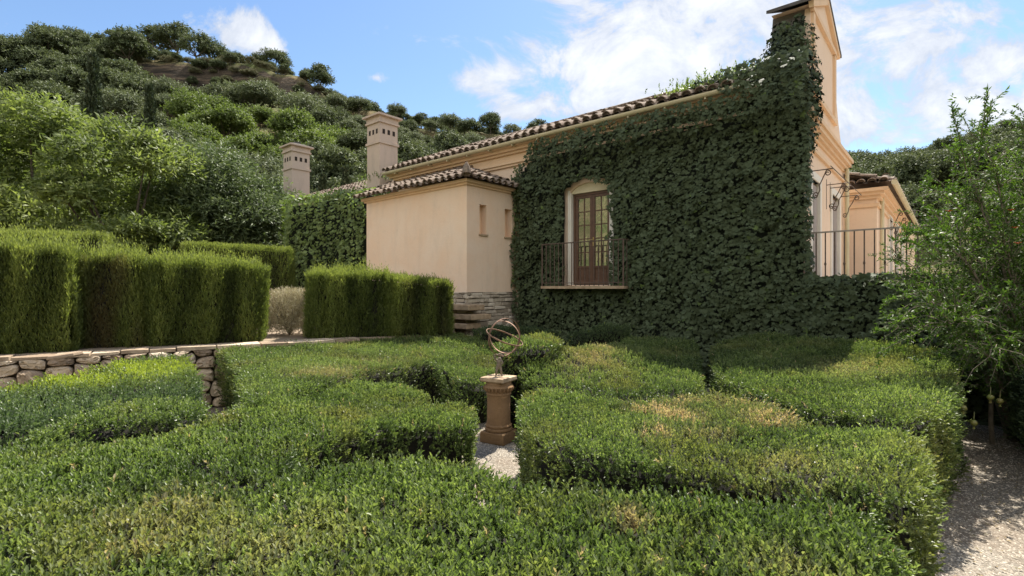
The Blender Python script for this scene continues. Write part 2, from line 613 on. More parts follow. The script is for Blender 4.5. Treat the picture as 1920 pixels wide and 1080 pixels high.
M_CYP = leaf_mat('cypress_leaf', (.014, .024, .010), (.024, .038, .015), (.045, .06, .024), rough=.6, trans=.1)
M_POM = leaf_mat('pomegranate_leaf', (.022, .050, .008), (.062, .115, .017), (.155, .235, .042), rough=.5, spec=.28, trans=.38)
M_CORE = plain('hedge_branches', (.016, .014, .009), .95, var=.5, scale=30, bump=.6)
M_CORE_IVY = plain('ivy_shade_backing', (.018, .024, .014), .95, var=.5, scale=20, bump=.6)  # dark backing behind ivy leaves, gap shade put into the colour
M_BARK = plain('bark', (.12, .095, .07), .95, var=.5, scale=9, bump=.7, bscale=25)
M_TWIG = plain('twig_bark', (.20, .165, .12), .9, var=.4, scale=20)
M_PLASTER = plaster_mat('peach_plaster', (.81, .64, .495), (.62, .49, .38), (.80, .585, .42))
M_PLASTER2 = plaster_mat('orange_plaster', (.78, .605, .46), (.63, .49, .37), (.79, .60, .44))
M_CREAM = plaster_mat('cream_plaster', (.70, .62, .44), (.55, .47, .30), (.74, .66, .46))
M_WHITE = plaster_mat('white_surround', (.74, .70, .62), (.60, .54, .45), (.76, .72, .64))
M_CHIM = plaster_mat('chimney_plaster', (.52, .42, .34), (.36, .29, .24), (.56, .44, .35))
M_MOULD = plaster_mat('moulding', (.74, .535, .36), (.57, .41, .27), (.76, .55, .36))
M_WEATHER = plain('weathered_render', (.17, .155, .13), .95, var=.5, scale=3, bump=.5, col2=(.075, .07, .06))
M_CAPST = plain('grey_coping', (.12, .11, .10), .9, var=.4, scale=5, bump=.4)
M_TILE = tile_mat()
M_TILEEND = plain('tile_mortar', (.10, .075, .055), .95, var=.5, scale=12)
M_GUTTER = plain('cream_gutter', (.62, .55, .36), .5, var=.18, scale=2.5)
M_WOOD = plain('brown_door_wood', (.135, .070, .043), .45, var=.35, scale=12, bump=.15)
M_SHUT = plain('grey_shutter', (.34, .29, .26), .6, var=.15, scale=8)
M_IRON = plain('rusty_iron', (.15, .105, .08), .7, metal=.3, var=.5, scale=25)
M_RUST = plain('rusty_ring', (.28, .165, .105), .7, metal=.25, var=.45, scale=30, bump=.2, col2=(.13, .07, .045))
M_RAILTOP = plain('worn_handrail', (.30, .26, .22), .5, metal=.4, var=.3, scale=10)
M_TERRA = stone_mat('terracotta_stone', (.22, .135, .07), (.60, .395, .20), (.70, .54, .33), 6)
M_TERRATOP = plain('pedestal_top', (.46, .345, .225), .9, var=.35, scale=9, bump=.4, col2=(.27, .19, .12))
M_BRONZE = plain('grey_bronze', (.25, .20, .145), .7, metal=.25, var=.5, scale=40, bump=.3)
M_STONE = stone_mat('rubble_stone', (.27, .20, .14), (.50, .40, .29), (.66, .55, .42))
M_STONE2 = stone_mat('coursed_stone', (.30, .25, .19), (.52, .45, .36), (.66, .59, .49), 8)
M_MORTAR = plain('wall_mortar', (.075, .055, .04), .95, var=.5, scale=14, bump=.6)
M_GRAVEL = gravel_mat()
M_HILL = hill_mat()
M_EARTH = plain('terrace_earth', (.34, .26, .18), .95, var=.45, scale=3, bump=.6, bscale=25)
M_PAVE = plain('terrace_paving', (.40, .33, .26), .9, var=.3, scale=3, bump=.3)
M_GLASS = glass_mat()
M_ROOM = plain('room_wall', (.42, .30, .19), .9, var=.3, scale=2)
M_DARK = plain('dark_room', (.035, .025, .018), .9, var=.3, scale=2)
M_CURT = plain('curtain_cloth', (.62, .56, .46), .9, var=.15, scale=8)
M_BRASS = plain('brass', (.55, .40, .16), .35, metal=.8, var=.2, scale=20)
M_FRUIT = plain('green_fruit', (.17, .21, .05), .4, var=.25, scale=20, col2=(.22, .16, .05))
M_FLOWER = plain('orange_petal', (.75, .12, .03), .5, var=.2, scale=30)
M_LITTER = leaf_mat('leaf_litter', (.12, .07, .035), (.22, .12, .05), (.34, .20, .08), rough=.8, trans=.05)

# ------------------------------------------------------------------ terrain and ground
RIDGE = [(-2500, 190), (-1500, 120), (-800, 130), (-300, 140), (0, 152), (200, 142), (300, 138), (440, 138), (490, 146), (560, 168), (620, 205),
         (700, 232), (780, 250), (850, 262), (930, 268), (1100, 300), (1300, 340), (1500, 362), (1600, 366), (1700, 350),
         (1800, 322), (1900, 300), (2200, 270), (3000, 300), (5000, 380)]
RPX = np.array([p[0] for p in RIDGE], float)
RPY = np.array([p[1] for p in RIDGE], float)
W_HILL = sines(8, 14, 6, 22)
W_HILL2 = sines(9, 12, 1.6, 6)


def terrain_z(x, y):
    x = np.asarray(x, float)
    y = np.asarray(y, float)
    R = np.hypot(x, y)
    phi = np.arctan2(x, y)
    front = np.clip((math.radians(75) - np.abs(phi)) / math.radians(12), 0, 1)
    pc = np.clip(phi, -math.radians(72), math.radians(72))
    cs = np.maximum(np.cos(pc), .5)
    px = 960 + F * np.tan(pc)
    zr = H + (540 - np.interp(px, RPX, RPY)) / F * 86.0
    Rr = 86.0 / cs
    R0 = 23.0 / np.maximum(cs, .6)
    zr = zr * front + 40.0 * (1 - front)  # unseen hill behind the viewer, added for the door panes to reflect
    t = (R - R0) / (Rr - R0)
    g = np.interp(t, [0, .12, .80, .845, .90, 1.0], [0, .04, .79, .93, .96, 1.0])
    base = np.where(phi < -.0, .95, 1.2) * front
    z = base + (zr - base) * g
    z = z + np.where(t > 1, -(R - Rr) * .10 * front, 0)
    P = np.stack([x, y, np.zeros_like(x)], -1).reshape(-1, 3)
    bump = (wob(P, W_HILL) * .7 + wob(P, W_HILL2) * .22).reshape(x.shape) * np.clip(t * 4, 0, 1)
    return np.maximum(z + bump * np.where(t > 1.02, .3, 1), -30)


nphi = 520
phis = np.linspace(-math.pi, math.pi, nphi, endpoint=False)
rad = np.concatenate([np.linspace(21, 120, 105), np.linspace(126, 260, 20), np.geomspace(290, 2600, 14)])
PH, RR = np.meshgrid(phis, rad, indexing='ij')
TX, TY = RR * np.sin(PH), RR * np.cos(PH)
TZ = terrain_z(TX, TY)
nr = len(rad)
ii, jj = np.meshgrid(np.arange(nphi), np.arange(nr - 1), indexing='ij')
q = np.stack([ii * nr + jj, ((ii + 1) % nphi) * nr + jj, ((ii + 1) % nphi) * nr + jj + 1, ii * nr + jj + 1], -1).reshape(-1, 4)
hill = mk('hill_terrain', np.stack([TX, TY, TZ], -1).reshape(-1, 3), q[:, ::-1].copy(), M_HILL, smooth=True)
tag(hill, kind='structure')

mb = MB()
n = 48
mb.add([(26 * math.cos(2 * math.pi * i / n), 26 * math.sin(2 * math.pi * i / n), 0) for i in range(n)], [tuple(range(n))])
gr = mb.build('gravel_ground', M_GRAVEL)
tag(gr, kind='structure')

# upper terrace on the left, held by the stone wall
WALL_A = np.array(U(-420, 720, .98)[:2])
WALL_B = np.array((-4.69, 8.13))
WALL_0 = np.array((-6.79, 6.75))
wd = nrm(WALL_B - WALL_0)
WALL_L = WALL_0 - wd * 3.4
WALL_R = WALL_B + wd * 2.2
C0 = np.array((-3.75, 9.45))
C1 = np.array((-1.25, 10.22))
wn = np.array((wd[1], -wd[0]))          # towards the garden
tpoly = [tuple(WALL_L - wn * .30), tuple(WALL_R - wn * .30), (-2.2, 9.95), (-1.3, 10.35), (-1.3, 12.3), (-4, 26), (-30, 26), (-30, 2)]
tb = MB()
tb.prism(tpoly, 2, -.3, .955)
tr_ = tb.build('terrace_ground', M_EARTH)
tag(tr_, kind='structure')

# ------------------------------------------------------------------ hedges of the parterre
def idw(P, pts, vals, p=2.5):
    d = np.linalg.norm(P[:, None, :2] - pts[None, :, :2], axis=2) + 1e-4
    w = 1 / d ** p
    return (w * vals).sum(1) / w.sum(1)


def hedge(label, contour, mat=None, dens=(1500, 800), L=.030, Wd=.0125, kind='h', pix=True, seed=0, dryspots=(), z0=0.0,
          rnd=.09, cat='hedge', group='clipped hedges of the parterre', name='box_hedge', smooth_it=2, nl=8, tall=.055):
    mat = mat or M_BOX
    if pix:
        c = np.array([U(*p) for p in contour])
    else:
        c = np.array(contour, float)
    if area2(c) < 0: c = c[::-1]
    poly = chaikin(c, smooth_it)
    cen = poly[:, :2].mean(0)
    t = thing(name, label, cat, (cen[0], cen[1], z0), group=group)
    lo, hi = poly[:, :2].min(0) - .1, poly[:, :2].max(0) + .1
    # tops
    N = int((hi - lo).prod() * dens[0])
    P2 = rng.uniform(lo, hi, (N, 2))
    P2 = P2[inside(P2, poly)]
    d, ei = edge_dist(P2, poly)
    e = np.roll(poly[:, :2], -1, 0) - poly[:, :2]
    en = nrm(np.stack([e[:, 1], -e[:, 0]], 1))
    zt = idw(P2, c, c[:, 2])
    P3 = np.concatenate([P2, zt[:, None]], 1)
    so = np.array((seed * 3.1, seed * 1.7, 0))
    bump = .016 * wob(P3 + so, W_MID) + .010 * wob(P3 + so, W_FINE) + .014 * wob(P3 + so, W_BIG)
    q = np.clip(d, 0, rnd)
    drop = rnd - np.sqrt(np.maximum(rnd ** 2 - (rnd - q) ** 2, 0))
    P3[:, 2] = zt + bump - drop * .9 - tall + np.clip(rng.normal(0, .013, len(P3)), -.04, .018) - .018
    outw = np.clip(1 - d / rnd, 0, 1)
    A = np.stack([en[ei, 0] * outw * .8, en[ei, 1] * outw * .8, np.ones(len(P3))], 1) + rng.normal(0, .19, (len(P3), 3))
    # thin patches where the twigs show
    hole = wob(P3 + 7.3 + so, W_FINE) + .5 * wob(P3 + 2.2, W_MID)
    keep = hole + rng.normal(0, .25, len(P3)) > -.95
    P3, A = P3[keep], A[keep]
    # sides
    el = np.linalg.norm(e, axis=1)
    per = el.sum()
    hmax = c[:, 2].max() - z0
    M = int(per * hmax * dens[1])
    pick = rng.choice(len(e), M, p=el / per)
    tt = rng.uniform(0, 1, M)
    B2 = poly[pick, :2] + tt[:, None] * e[pick]
    zt2 = idw(B2, c, c[:, 2])
    zz = z0 + rng.uniform(0.03, 1, M) ** .85 * (zt2 - z0 - .03)
    B3 = np.concatenate([B2, zz[:, None]], 1)
    on = np.concatenate([en[pick], np.zeros((M, 1))], 1)
    bs = .03 * wob(B3 + so, W_MID) + .03 * wob(B3 + so, W_FINE) + rng.normal(0, .012, M)
    k2 = (wob(B3 * np.array((1, 1, .6)) + 4.1 + so, W_FINE) + .5 * wob(B3 + 1.7 + so, W_MID) + .9 * (zz - z0) / hmax) > -.35
    taper = np.clip((zz - z0) / .25, .0, 1) * .05
    B3 = B3 + on * (bs - .075 + taper)[:, None]
    AB = on * .75 + np.array((0, 0, .60)) + rng.normal(0, .3, (M, 3))
    B3, AB = B3[k2], AB[k2]
    Pa = np.concatenate([P3, B3])
    Aa = nrm(np.concatenate([A, AB]))
    ln = tall * rng.uniform(.6, 1.3, len(Pa)) * (1 + .7 * (rng.random(len(Pa)) > .95))
    V, Fc, idx, sp, tv = sprigs(Pa, Aa, ln, nl, L, Wd, kind)
    pt = .46 + .20 * wob(Pa + so, W_BIG) + .16 * wob(Pa, W_FINE) + rng.normal(0, .17, len(Pa))
    tone = np.clip(pt[sp] + .34 * (tv - .6) + rng.normal(0, .12, int(idx.max()) + 1)[idx], 0, 1)
    dry = np.zeros(len(Pa))
    for (sx, sy, sz, r, amt) in dryspots:
        cc = np.array(U(sx, sy, sz))
        g = np.exp(-((np.linalg.norm((Pa - cc)[:, :2], axis=1) / r) ** 2))
        g = g * np.clip(.6 + .55 * wob(Pa + 1.3, W_FINE) + .35 * wob(Pa, W_MID) + rng.normal(0, .35, len(Pa)), 0, 1.2)
        dry = np.maximum(dry, np.clip(g * amt, 0, 1))
    dry = np.maximum(dry, (rng.random(len(Pa)) > .994) * .7)
    mk('foliage', V, Fc, mat, t, {'tone': tone, 'dry': dry[sp]})
    # woody inside
    vn = nrm(en + np.roll(en, 1, 0))
    inn = poly[:, :2] - vn * .10
    zi = idw(inn, c, c[:, 2]) - .105
    cb = MB()
    nI = len(inn)
    Vc = [(*p, z0) for p in inn] + [(*p, z - .07) for p, z in zip(inn, zi)]
    inn2 = inn - vn * .07
    Vc += [(*p, z) for p, z in zip(inn2, zi)]
    Fcs = [(i, (i + 1) % nI, nI + (i + 1) % nI, nI + i) for i in range(nI)]
    Fcs += [(nI + i, nI + (i + 1) % nI, 2 * nI + (i + 1) % nI, 2 * nI + i) for i in range(nI)]
    from mathutils.geometry import tessellate_polygon
    Fcs += [tuple(2 * nI + i for i in tri) for tri in tessellate_polygon([[Vector((p[0], p[1], 0)) for p in inn2]])]
    mk('branches', Vc, Fcs, M_CORE, t)
    return t


hedge('broad clipped box hedge filling the foreground, with a tongue reaching left of the pedestal',
      [(-60, 1500, .86), (-420, 1180, .88), (-420, 900, .9), (-120, 834, .9), (60, 829, .9), (130, 825, .9), (200, 834, .9), (255, 820, .9), (330, 802, .9),
       (385, 786, .9), (405, 776, .9), (470, 748, .88), (550, 729, .83), (640, 715, .76), (730, 714, .70), (778, 723, .66), (800, 742, .64),
       (780, 757, .64), (830, 755, .63), (868, 755, .62), (886, 768, .62), (882, 797, .62), (862, 797, .63), (780, 791, .68), (700, 797, .74), (620, 812, .8),
       (565, 834, .84), (545, 852, .88), (548, 868, .9), (590, 872, .9), (650, 860, .9), (720, 853, .9), (800, 853, .9), (880, 866, .9), (930, 890, .9), (968, 906, .9),
       (1100, 912, .9), (1200, 919, .9), (1300, 923, .9), (1420, 930, .9), (1540, 928, .9), (1612, 940, .9), (1652, 968, .9), (1672, 1020, .9),
       (1655, 1090, .9), (1620, 1250, .88), (1500, 1500, .86)],
      dens=(2200, 950), L=.0275, Wd=.0125, seed=1, dryspots=[(330, 930, .9, .25, .35), (250, 990, .9, .2, .4), (1180, 955, .9, .12, .5), (480, 1000, .9, .3, .3), (1500, 1060, .9, .2, .25)])
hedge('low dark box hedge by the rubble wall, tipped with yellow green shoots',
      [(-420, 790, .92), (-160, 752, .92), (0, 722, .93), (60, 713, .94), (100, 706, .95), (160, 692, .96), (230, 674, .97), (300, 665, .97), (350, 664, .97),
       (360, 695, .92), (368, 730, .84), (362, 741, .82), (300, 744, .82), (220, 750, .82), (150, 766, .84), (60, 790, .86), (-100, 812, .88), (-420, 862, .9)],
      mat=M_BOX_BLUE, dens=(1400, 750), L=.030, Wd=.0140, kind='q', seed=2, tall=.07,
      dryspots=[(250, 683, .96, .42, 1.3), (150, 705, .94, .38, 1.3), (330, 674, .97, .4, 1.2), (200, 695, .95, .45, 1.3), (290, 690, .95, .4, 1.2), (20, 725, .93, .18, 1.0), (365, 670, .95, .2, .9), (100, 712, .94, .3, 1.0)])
hedge('short box hedge with a streaky shaded face in front of the yellow tipped one',
      [(60, 806, .9), (120, 785, .9), (165, 766, .9), (215, 753, .9), (280, 746, .9), (340, 743, .9), (370, 744, .9), (378, 758, .9), (374, 774, .9), (330, 773, .9), (260, 775, .9), (200, 783, .9), (150, 793, .9), (100, 806, .9), (60, 815, .9)],
      dens=(1800, 900), L=.027, Wd=.0122, kind='q', seed=14)
hedge('long box hedge behind the foreground one, square shaded left end, ochre patch on its top',
      [(408, 651, .95), (470, 645, .95), (560, 638, .95), (640, 634, .95), (740, 630, .95), (800, 625, .97), (850, 622, .97), (890, 630, .95), (925, 642, .9), (936, 655, .8),
       (932, 690, .66), (926, 714, .6), (890, 715, .62), (860, 708, .66), (836, 690, .72), (812, 673, .76), (760, 680, .8), (700, 687, .84), (640, 699, .88), (608, 714, .9),
       (560, 722, .92), (500, 740, .94), (470, 752, .95), (466, 738, .95), (458, 705, .95), (440, 668, .95), (418, 655, .95)],
      dens=(1750, 850), L=.026, Wd=.0118, kind='q', seed=3, dryspots=[(640, 678, .95, .5, .45), (590, 685, .95, .35, .45), (720, 655, .95, .4, .35)])
hedge('box hedge right of the ring sculpture, yellowed patch on top, half in the house shade',
      [(980, 655, 1.02), (1015, 650, 1.05), (1050, 649, 1.07), (1091, 646, 1.06), (1130, 646, 1.04), (1175, 633, 1.02), (1219, 629, 1.0), (1277, 633, 1.0), (1303, 637, 1.0),
       (1308, 665, .9), (1309, 700, .82), (1316, 716, .8), (1308, 727, .8), (1270, 724, .8), (1220, 729, .8), (1170, 737, .8), (1110, 727, .78), (1044, 716, .76), (985, 712, .77), (980, 682, .90)],
      dens=(1750, 850), L=.026, Wd=.0118, kind='q', seed=4, dryspots=[(1120, 690, .8, .35, .55), (1090, 695, .8, .3, .45), (1135, 672, .85, .35, .5)])
hedge('large box hedge right of the pedestal with a dry brown patch on its top',
      [(983, 738, .8), (1015, 729, .8), (1056, 730, .8), (1102, 739, .82), (1170, 750, .84), (1199, 745, .84), (1228, 740, .85), (1307, 737, .86), (1342, 729, .87), (1380, 739, .87), (1440, 752, .88),
       (1475, 778, .9), (1539, 795, .92), (1640, 798, .94), (1698, 803, .95), (1724, 818, .95), (1732, 860, .95), (1722, 925, .95), (1680, 925, .94), (1640, 905, .93), (1500, 892, .9), (1400, 882, .88), (1300, 867, .87),
       (1200, 856, .85), (1100, 841, .83), (1020, 822, .81), (992, 806, .8), (981, 775, .8)],
      dens=(2000, 1000), L=.026, Wd=.0118, kind='q', seed=5,
      dryspots=[(1235, 760, .85, .20, 1.7), (1275, 778, .85, .17, 1.6), (1225, 805, .85, .12, 1.3), (1275, 745, .85, .12, 1.4), (1410, 752, .87, .34, .6), (1450, 775, .9, .25, .9), (1300, 745, .86, .12, .9), (1500, 870, .9, .3, .25), (1330, 805, .87, .2, .4)])
hedge('box hedge half in the gable shadow, its right end under the pomegranate branches',
      [(1341, 648, .95), (1360, 635, 1.02), (1400, 627, 1.1), (1450, 622, 1.18), (1510, 631, 1.15), (1600, 637, 1.13), (1700, 644, 1.1), (1755, 652, 1.08), (1785, 672, 1.05), (1788, 720, 1.0),
       (1772, 764, .95), (1720, 776, .95), (1640, 773, .95), (1560, 766, .92), (1488, 754, .9), (1440, 737, .9), (1385, 716, .9), (1350, 704, .9), (1343, 675, .93)],
      dens=(1900, 1000), L=.026, Wd=.0118, kind='q', seed=6, dryspots=[(1600, 670, 1.1, .5, .35), (1580, 690, 1.0, .3, .4)])
hedge('small sunlit box hedge seen through the ring sculpture, under the ivy wall',
      [(932, 644, 1.17), (950, 634, 1.2), (985, 627, 1.2), (1020, 623, 1.2), (1046, 632, 1.18), (1050, 640, 1.17), (1000, 643, 1.17), (960, 645, 1.17), (935, 650, 1.15)],
      dens=(1400, 700), L=.030, Wd=.0135, kind='q', seed=7)
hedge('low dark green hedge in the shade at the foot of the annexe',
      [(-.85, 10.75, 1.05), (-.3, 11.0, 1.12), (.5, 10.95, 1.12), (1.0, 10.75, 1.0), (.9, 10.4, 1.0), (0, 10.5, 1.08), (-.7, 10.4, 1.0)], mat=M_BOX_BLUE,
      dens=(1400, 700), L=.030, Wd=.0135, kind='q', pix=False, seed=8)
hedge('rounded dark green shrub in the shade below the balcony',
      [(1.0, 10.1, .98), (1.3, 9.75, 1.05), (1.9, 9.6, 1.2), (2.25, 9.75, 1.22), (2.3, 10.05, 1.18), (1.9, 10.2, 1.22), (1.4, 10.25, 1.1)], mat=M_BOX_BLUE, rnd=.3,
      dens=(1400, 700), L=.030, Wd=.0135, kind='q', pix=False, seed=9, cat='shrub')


# tall clipped hedges on the upper terrace: fine upright sprays with ragged tops
def tall_hedge(label, line, depth, z0, ztops, wisp=.25, dens=1500, seed=0, group='tall hedges on the upper terrace', flare=0.0, brown=0.0, topdens=1.0):
    p0, p1 = np.array(line[0], float), np.array(line[1], float)
    ln = np.linalg.norm(p1 - p0)
    d = (p1 - p0) / ln
    nb = np.array((-d[1], d[0]))                      # away from the viewer
    if nb[1] < 0: nb = -nb
    cen = (p0 + p1) / 2 + nb * depth / 2
    t = thing('tall_hedge', label, 'hedge', (cen[0], cen[1], z0), group=group)
    hm = max(ztops) - z0

    def ztop(s): return np.interp(s, np.linspace(0, ln, len(ztops)), ztops)
    so = seed * 2.3
    PP, AA, LN, TN, DR = [], [], [], [], []
    faces = [(ln, p0, d, -nb), (ln, p0 + nb * depth, d, nb), (depth, p0, nb, -d), (depth, p1, nb, d)]
    for fi, (fl, o, dr, outn) in enumerate(faces):
        dn = dens if fi != 1 else dens * .3
        N = int(fl * hm * dn)
        s = rng.uniform(0, fl, N)
        P = o + s[:, None] * dr
        sl_ = (P - p0) @ d
        zt = ztop(sl_)
        z = z0 + rng.uniform(0, 1, N) * (zt - z0)
        P3 = np.concatenate([P, z[:, None]], 1)
        bulge = .075 * wob(P3 * np.array((1, 1, .22)) + so, W_MID) + .035 * wob(P3 * np.array((1, 1, .4)) + so, W_FINE) + rng.normal(0, .02, N) + flare * (z - z0)
        o3 = np.array((*outn, 0))
        P3 = P3 + o3 * bulge[:, None]
        A = np.array((0, 0, 1.0)) + o3 * .28 + rng.normal(0, .22, (N, 3))
        PP.append(P3); AA.append(A)
        LN.append(rng.uniform(.06, .19, N))
        TN.append(.42 + .33 * wob(P3 * np.array((1, 1, .18)) + so, W_MID) + rng.normal(0, .15, N))
        DR.append(np.clip(brown * (.5 + wob(P3 * np.array((1, 1, .4)) + so + 5, W_MID)), 0, .8))
    N = int(ln * depth * dens * 1.1 * topdens)
    s = rng.uniform(0, ln, N); w = rng.uniform(0, depth, N)
    P = p0 + s[:, None] * d + w[:, None] * nb
    P3 = np.concatenate([P, ztop(s)[:, None]], 1)
    clump = np.clip(.45 + .65 * wob(P3 + so, W_MID) + .45 * wob(P3 + so, W_FINE), .03, 1.7)
    PP.append(P3); AA.append(np.array((0, 0, 1.0)) + rng.normal(0, .14, (N, 3)))
    tl = rng.uniform(.06, .16, N) + 1.25 * wisp * clump * rng.random(N) ** 1.7
    LN.append(tl)
    TN.append(.74 + rng.normal(0, .15, N)); DR.append(np.zeros(N))
    # long loose shoots
    k = max(1, int(ln * depth * 14 * (wisp / .25)))
    s = rng.uniform(0, ln, k)
    P = p0 + s[:, None] * d + rng.uniform(0, depth, k)[:, None] * nb
    PP.append(np.concatenate([P, ztop(s)[:, None]], 1)); AA.append(np.array((0, 0, 1.0)) + rng.normal(0, .12, (k, 3)))
    LN.append(rng.uniform(.2, .36, k) * (wisp / .25) ** .5); TN.append(.8 + rng.normal(0, .1, k)); DR.append(np.zeros(k))
    Pa = np.concatenate(PP); Aa = nrm(np.concatenate(AA)); Ls = np.concatenate(LN)
    V, Fc, idx, sp, tv = sprigs(Pa - Aa * .05, Aa, Ls * .8, 5, .055, .013, 'q', alpha=(8, 34))
    tone = np.clip(np.concatenate(TN)[sp] + .2 * (tv - .5), 0, 1)
    mk('foliage', V, Fc, M_TALL, t, {'tone': tone, 'dry': np.concatenate(DR)[sp]})
    ins = .09
    cb = MB()
    a0, a1 = p0 + d * ins + nb * ins, p1 - d * ins + nb * ins
    a2, a3 = a1 + nb * (depth - 2 * ins), a0 + nb * (depth - 2 * ins)
    zz = [ztop(ins) - .06, ztop(ln - ins) - .06]
    V = [(*a0, z0), (*a1, z0), (*a2, z0), (*a3, z0), (*a0, zz[0]), (*a1, zz[1]), (*a2, zz[1]), (*a3, zz[0])]
    mk('branches', V, [(0, 1, 5, 4), (1, 2, 6, 5), (2, 3, 7, 6), (3, 0, 4, 7), (4, 5, 6, 7)], M_CORE, t)
    return t


A0 = np.array((-7.35, 7.3)); A1 = np.array((-4.43, 9.04))
ad = nrm(A1 - A0)
Lf = np.linalg.norm(A1 - A0)
an = np.array((-ad[1], ad[0]))


def apt(s, off=0.0): return tuple(A0 + ad * s + an * off)


tall_hedge('tallest hedge at the left edge of the photo, ragged feathery top, above the rubble wall', (apt(-2.3, -.12), apt(.80, -.12)), 1.0, .955, (2.66, 2.48, 2.42), .44, 2300, 1)
tall_hedge('narrow middle hedge section with a shaded brown strip, between two hedges on the rubble wall', (apt(.92, .12), apt(1.66, .10)), .95, .955, (2.34, 2.36), .36, 2300, 2, brown=.5)
tall_hedge('square hedge with a clipped right end above the rubble wall, next to the dry shrub', (apt(1.76, -.02), apt(Lf, -.02)), 1.0, .955, (2.32, 2.30, 2.24), .24, 2300, 3, flare=.035)
tall_hedge('clipped hedge in front of the annexe wall, right of the dry shrub', (tuple(C0), tuple(C0 + (C1 - C0) * .55)), .9, .955, (2.14, 2.10), .24, 2200, 4)
tall_hedge('darker clipped hedge ending at the stone base of the annexe', (tuple(C0 + (C1 - C0) * .56 + np.array((0, .05))), tuple(C1)), .8, .955, (2.08, 1.96), .10, 2200, 5, brown=.25)
tall_hedge('flat topped hedge behind the tallest one, at the left edge under the big tree', ((-13.4, 9.3), (-9.2, 11.4)), .8, .955, (3.05, 3.05, 3.08), .05, 1000, 6)
tall_hedge('dark flat topped hedge in the background, left of the creeper covered wall', ((-8.4, 13.0), (-6.05, 13.9)), .8, .955, (3.02, 2.94), .05, 1000, 7)

# dry shrub in the gap
t = thing('dry_shrub', 'bleached leafless dry shrub standing in the gap between two tall hedges', 'shrub', (-4.5, 10.3, .955))
n = 3600
P = rng.uniform(-1, 1, (n, 3))
P *= (np.clip(1.05 / np.maximum(np.linalg.norm(P, axis=1), 1.05), 0, 1) ** .7)[:, None]
P = P * np.array((.46, .4, .42)) + np.array((-4.5, 10.3, 1.42))
P[:, 2] = np.maximum(P[:, 2], .98)
A = nrm((P - np.array((-4.5, 10.3, .9))) + .5 * rand_unit(n))
V, Fc, idx, sp, tv = sprigs(P, A, .08, 5, .06, .010, 'q', alpha=(20, 60))
mk('foliage', V, Fc, M_DRY, t, {'tone': np.clip(.5 + rng.normal(0, .25, n), 0, 1)[sp]})
mb = MB()
for i in range(26):
    a = rng.uniform(0, 6.28); r = rng.uniform(.2, .42)
    mb.tube([(-4.5, 10.3, .955), (-4.5 + .5 * r * math.cos(a), 10.3 + .4 * r * math.sin(a), 1.25), (-4.5 + r * math.cos(a), 10.3 + r * math.sin(a), 1.5 + rng.uniform(0, .3))], [.012, .008, .003], 5)
mb.build('branches', M_TWIG, t)


# ------------------------------------------------------------------ stone walls
def clip_poly(poly, p, nv):
    out = []
    m = len(poly)
    for i in range(m):
        a, b = poly[i], poly[(i + 1) % m]
        da, db = (a - p) @ nv, (b - p) @ nv
        if da <= 0: out.append(a)
        if (da < 0) != (db < 0) and abs(da - db) > 1e-9:
            out.append(a + (b - a) * (da / (da - db)))
    return out


def voronoi_cells(pts, w, h, sy=1.0):
    cells = []
    for i, p in enumerate(pts):
        poly = [np.array(v, float) for v in ((0, 0), (w, 0), (w, h), (0, h))]
        dd = np.hypot(pts[:, 0] - p[0], (pts[:, 1] - p[1]) * sy)
        for j in np.argsort(dd)[1:16]:
            qv = pts[j]
            mid = (p + qv) / 2
            nv = (qv - p) * np.array((1, sy * sy))
            poly = clip_poly(poly, mid, nv)
            if len(poly) < 3: break
        cells.append(poly)
    return cells


def stones_mesh(cells, gap, depth, to3, seed, rough=.012):
    """rounded stones standing out of a wall; to3 maps wall u, v, out -> xyz"""
    r = np.random.default_rng(seed)
    V, Fc, T = [], [], []
    for poly in cells:
        if len(poly) < 3: continue
        P = np.array(poly)
        P = chaikin(P, 2)
        c = P.mean(0)
        size = np.sqrt(abs(area2(P)) + 1e-9)
        if size < .03: continue
        k = len(V)
        m = len(P)
        dp = depth * r.uniform(.6, 1.25)
        tone = r.uniform(0, 1)
        tilt = r.normal(0, .08, 2)
        rings = [(1 - gap / size, -.03), (1 - gap / size, dp * .55), (1 - gap / size - .10, dp * .86), (1 - gap / size - .30, dp), (.35, dp * 1.04)]
        for (sc, o) in rings:
            qv = c + (P - c) * sc
            for pt in qv:
                oo = o + (pt - c) @ tilt * (o > 0) + r.normal(0, rough) * (o > 0)
                V.append(to3(pt[0], pt[1], oo))
                T.append(tone)
        for ri in range(len(rings) - 1):
            for i in range(m):
                j = (i + 1) % m
                Fc.append((k + ri * m + i, k + ri * m + j, k + (ri + 1) * m + j, k + (ri + 1) * m + i))
        Fc.append(tuple(k + (len(rings) - 1) * m + i for i in range(m)))
    return V, Fc, T


wl = np.linalg.norm(WALL_R - WALL_L)
wn = np.array((wd[1], -wd[0]))          # towards the garden
t = thing('rubble_wall', 'low garden wall of rough buff rubble stones holding the hedge terrace', 'wall', (WALL_L[0], WALL_L[1], 0))
pts = []
r2 = np.random.default_rng(5)
u = 0.0
while u < wl:
    su = r2.uniform(.22, .36)
    v = 0.0
    while v < .94:
        sv = r2.uniform(.15, .27)
        pts.append((u + su / 2 + r2.normal(0, .03), min(v + sv / 2 + r2.normal(0, .02), .9)))
        v += sv
    u += su
cells = voronoi_cells(np.array(pts), wl, .93)


def w3(uu, vv, o):
    p = WALL_L + wd * uu + wn * (o - .06 * (vv / .95))
    return (p[0], p[1], vv)


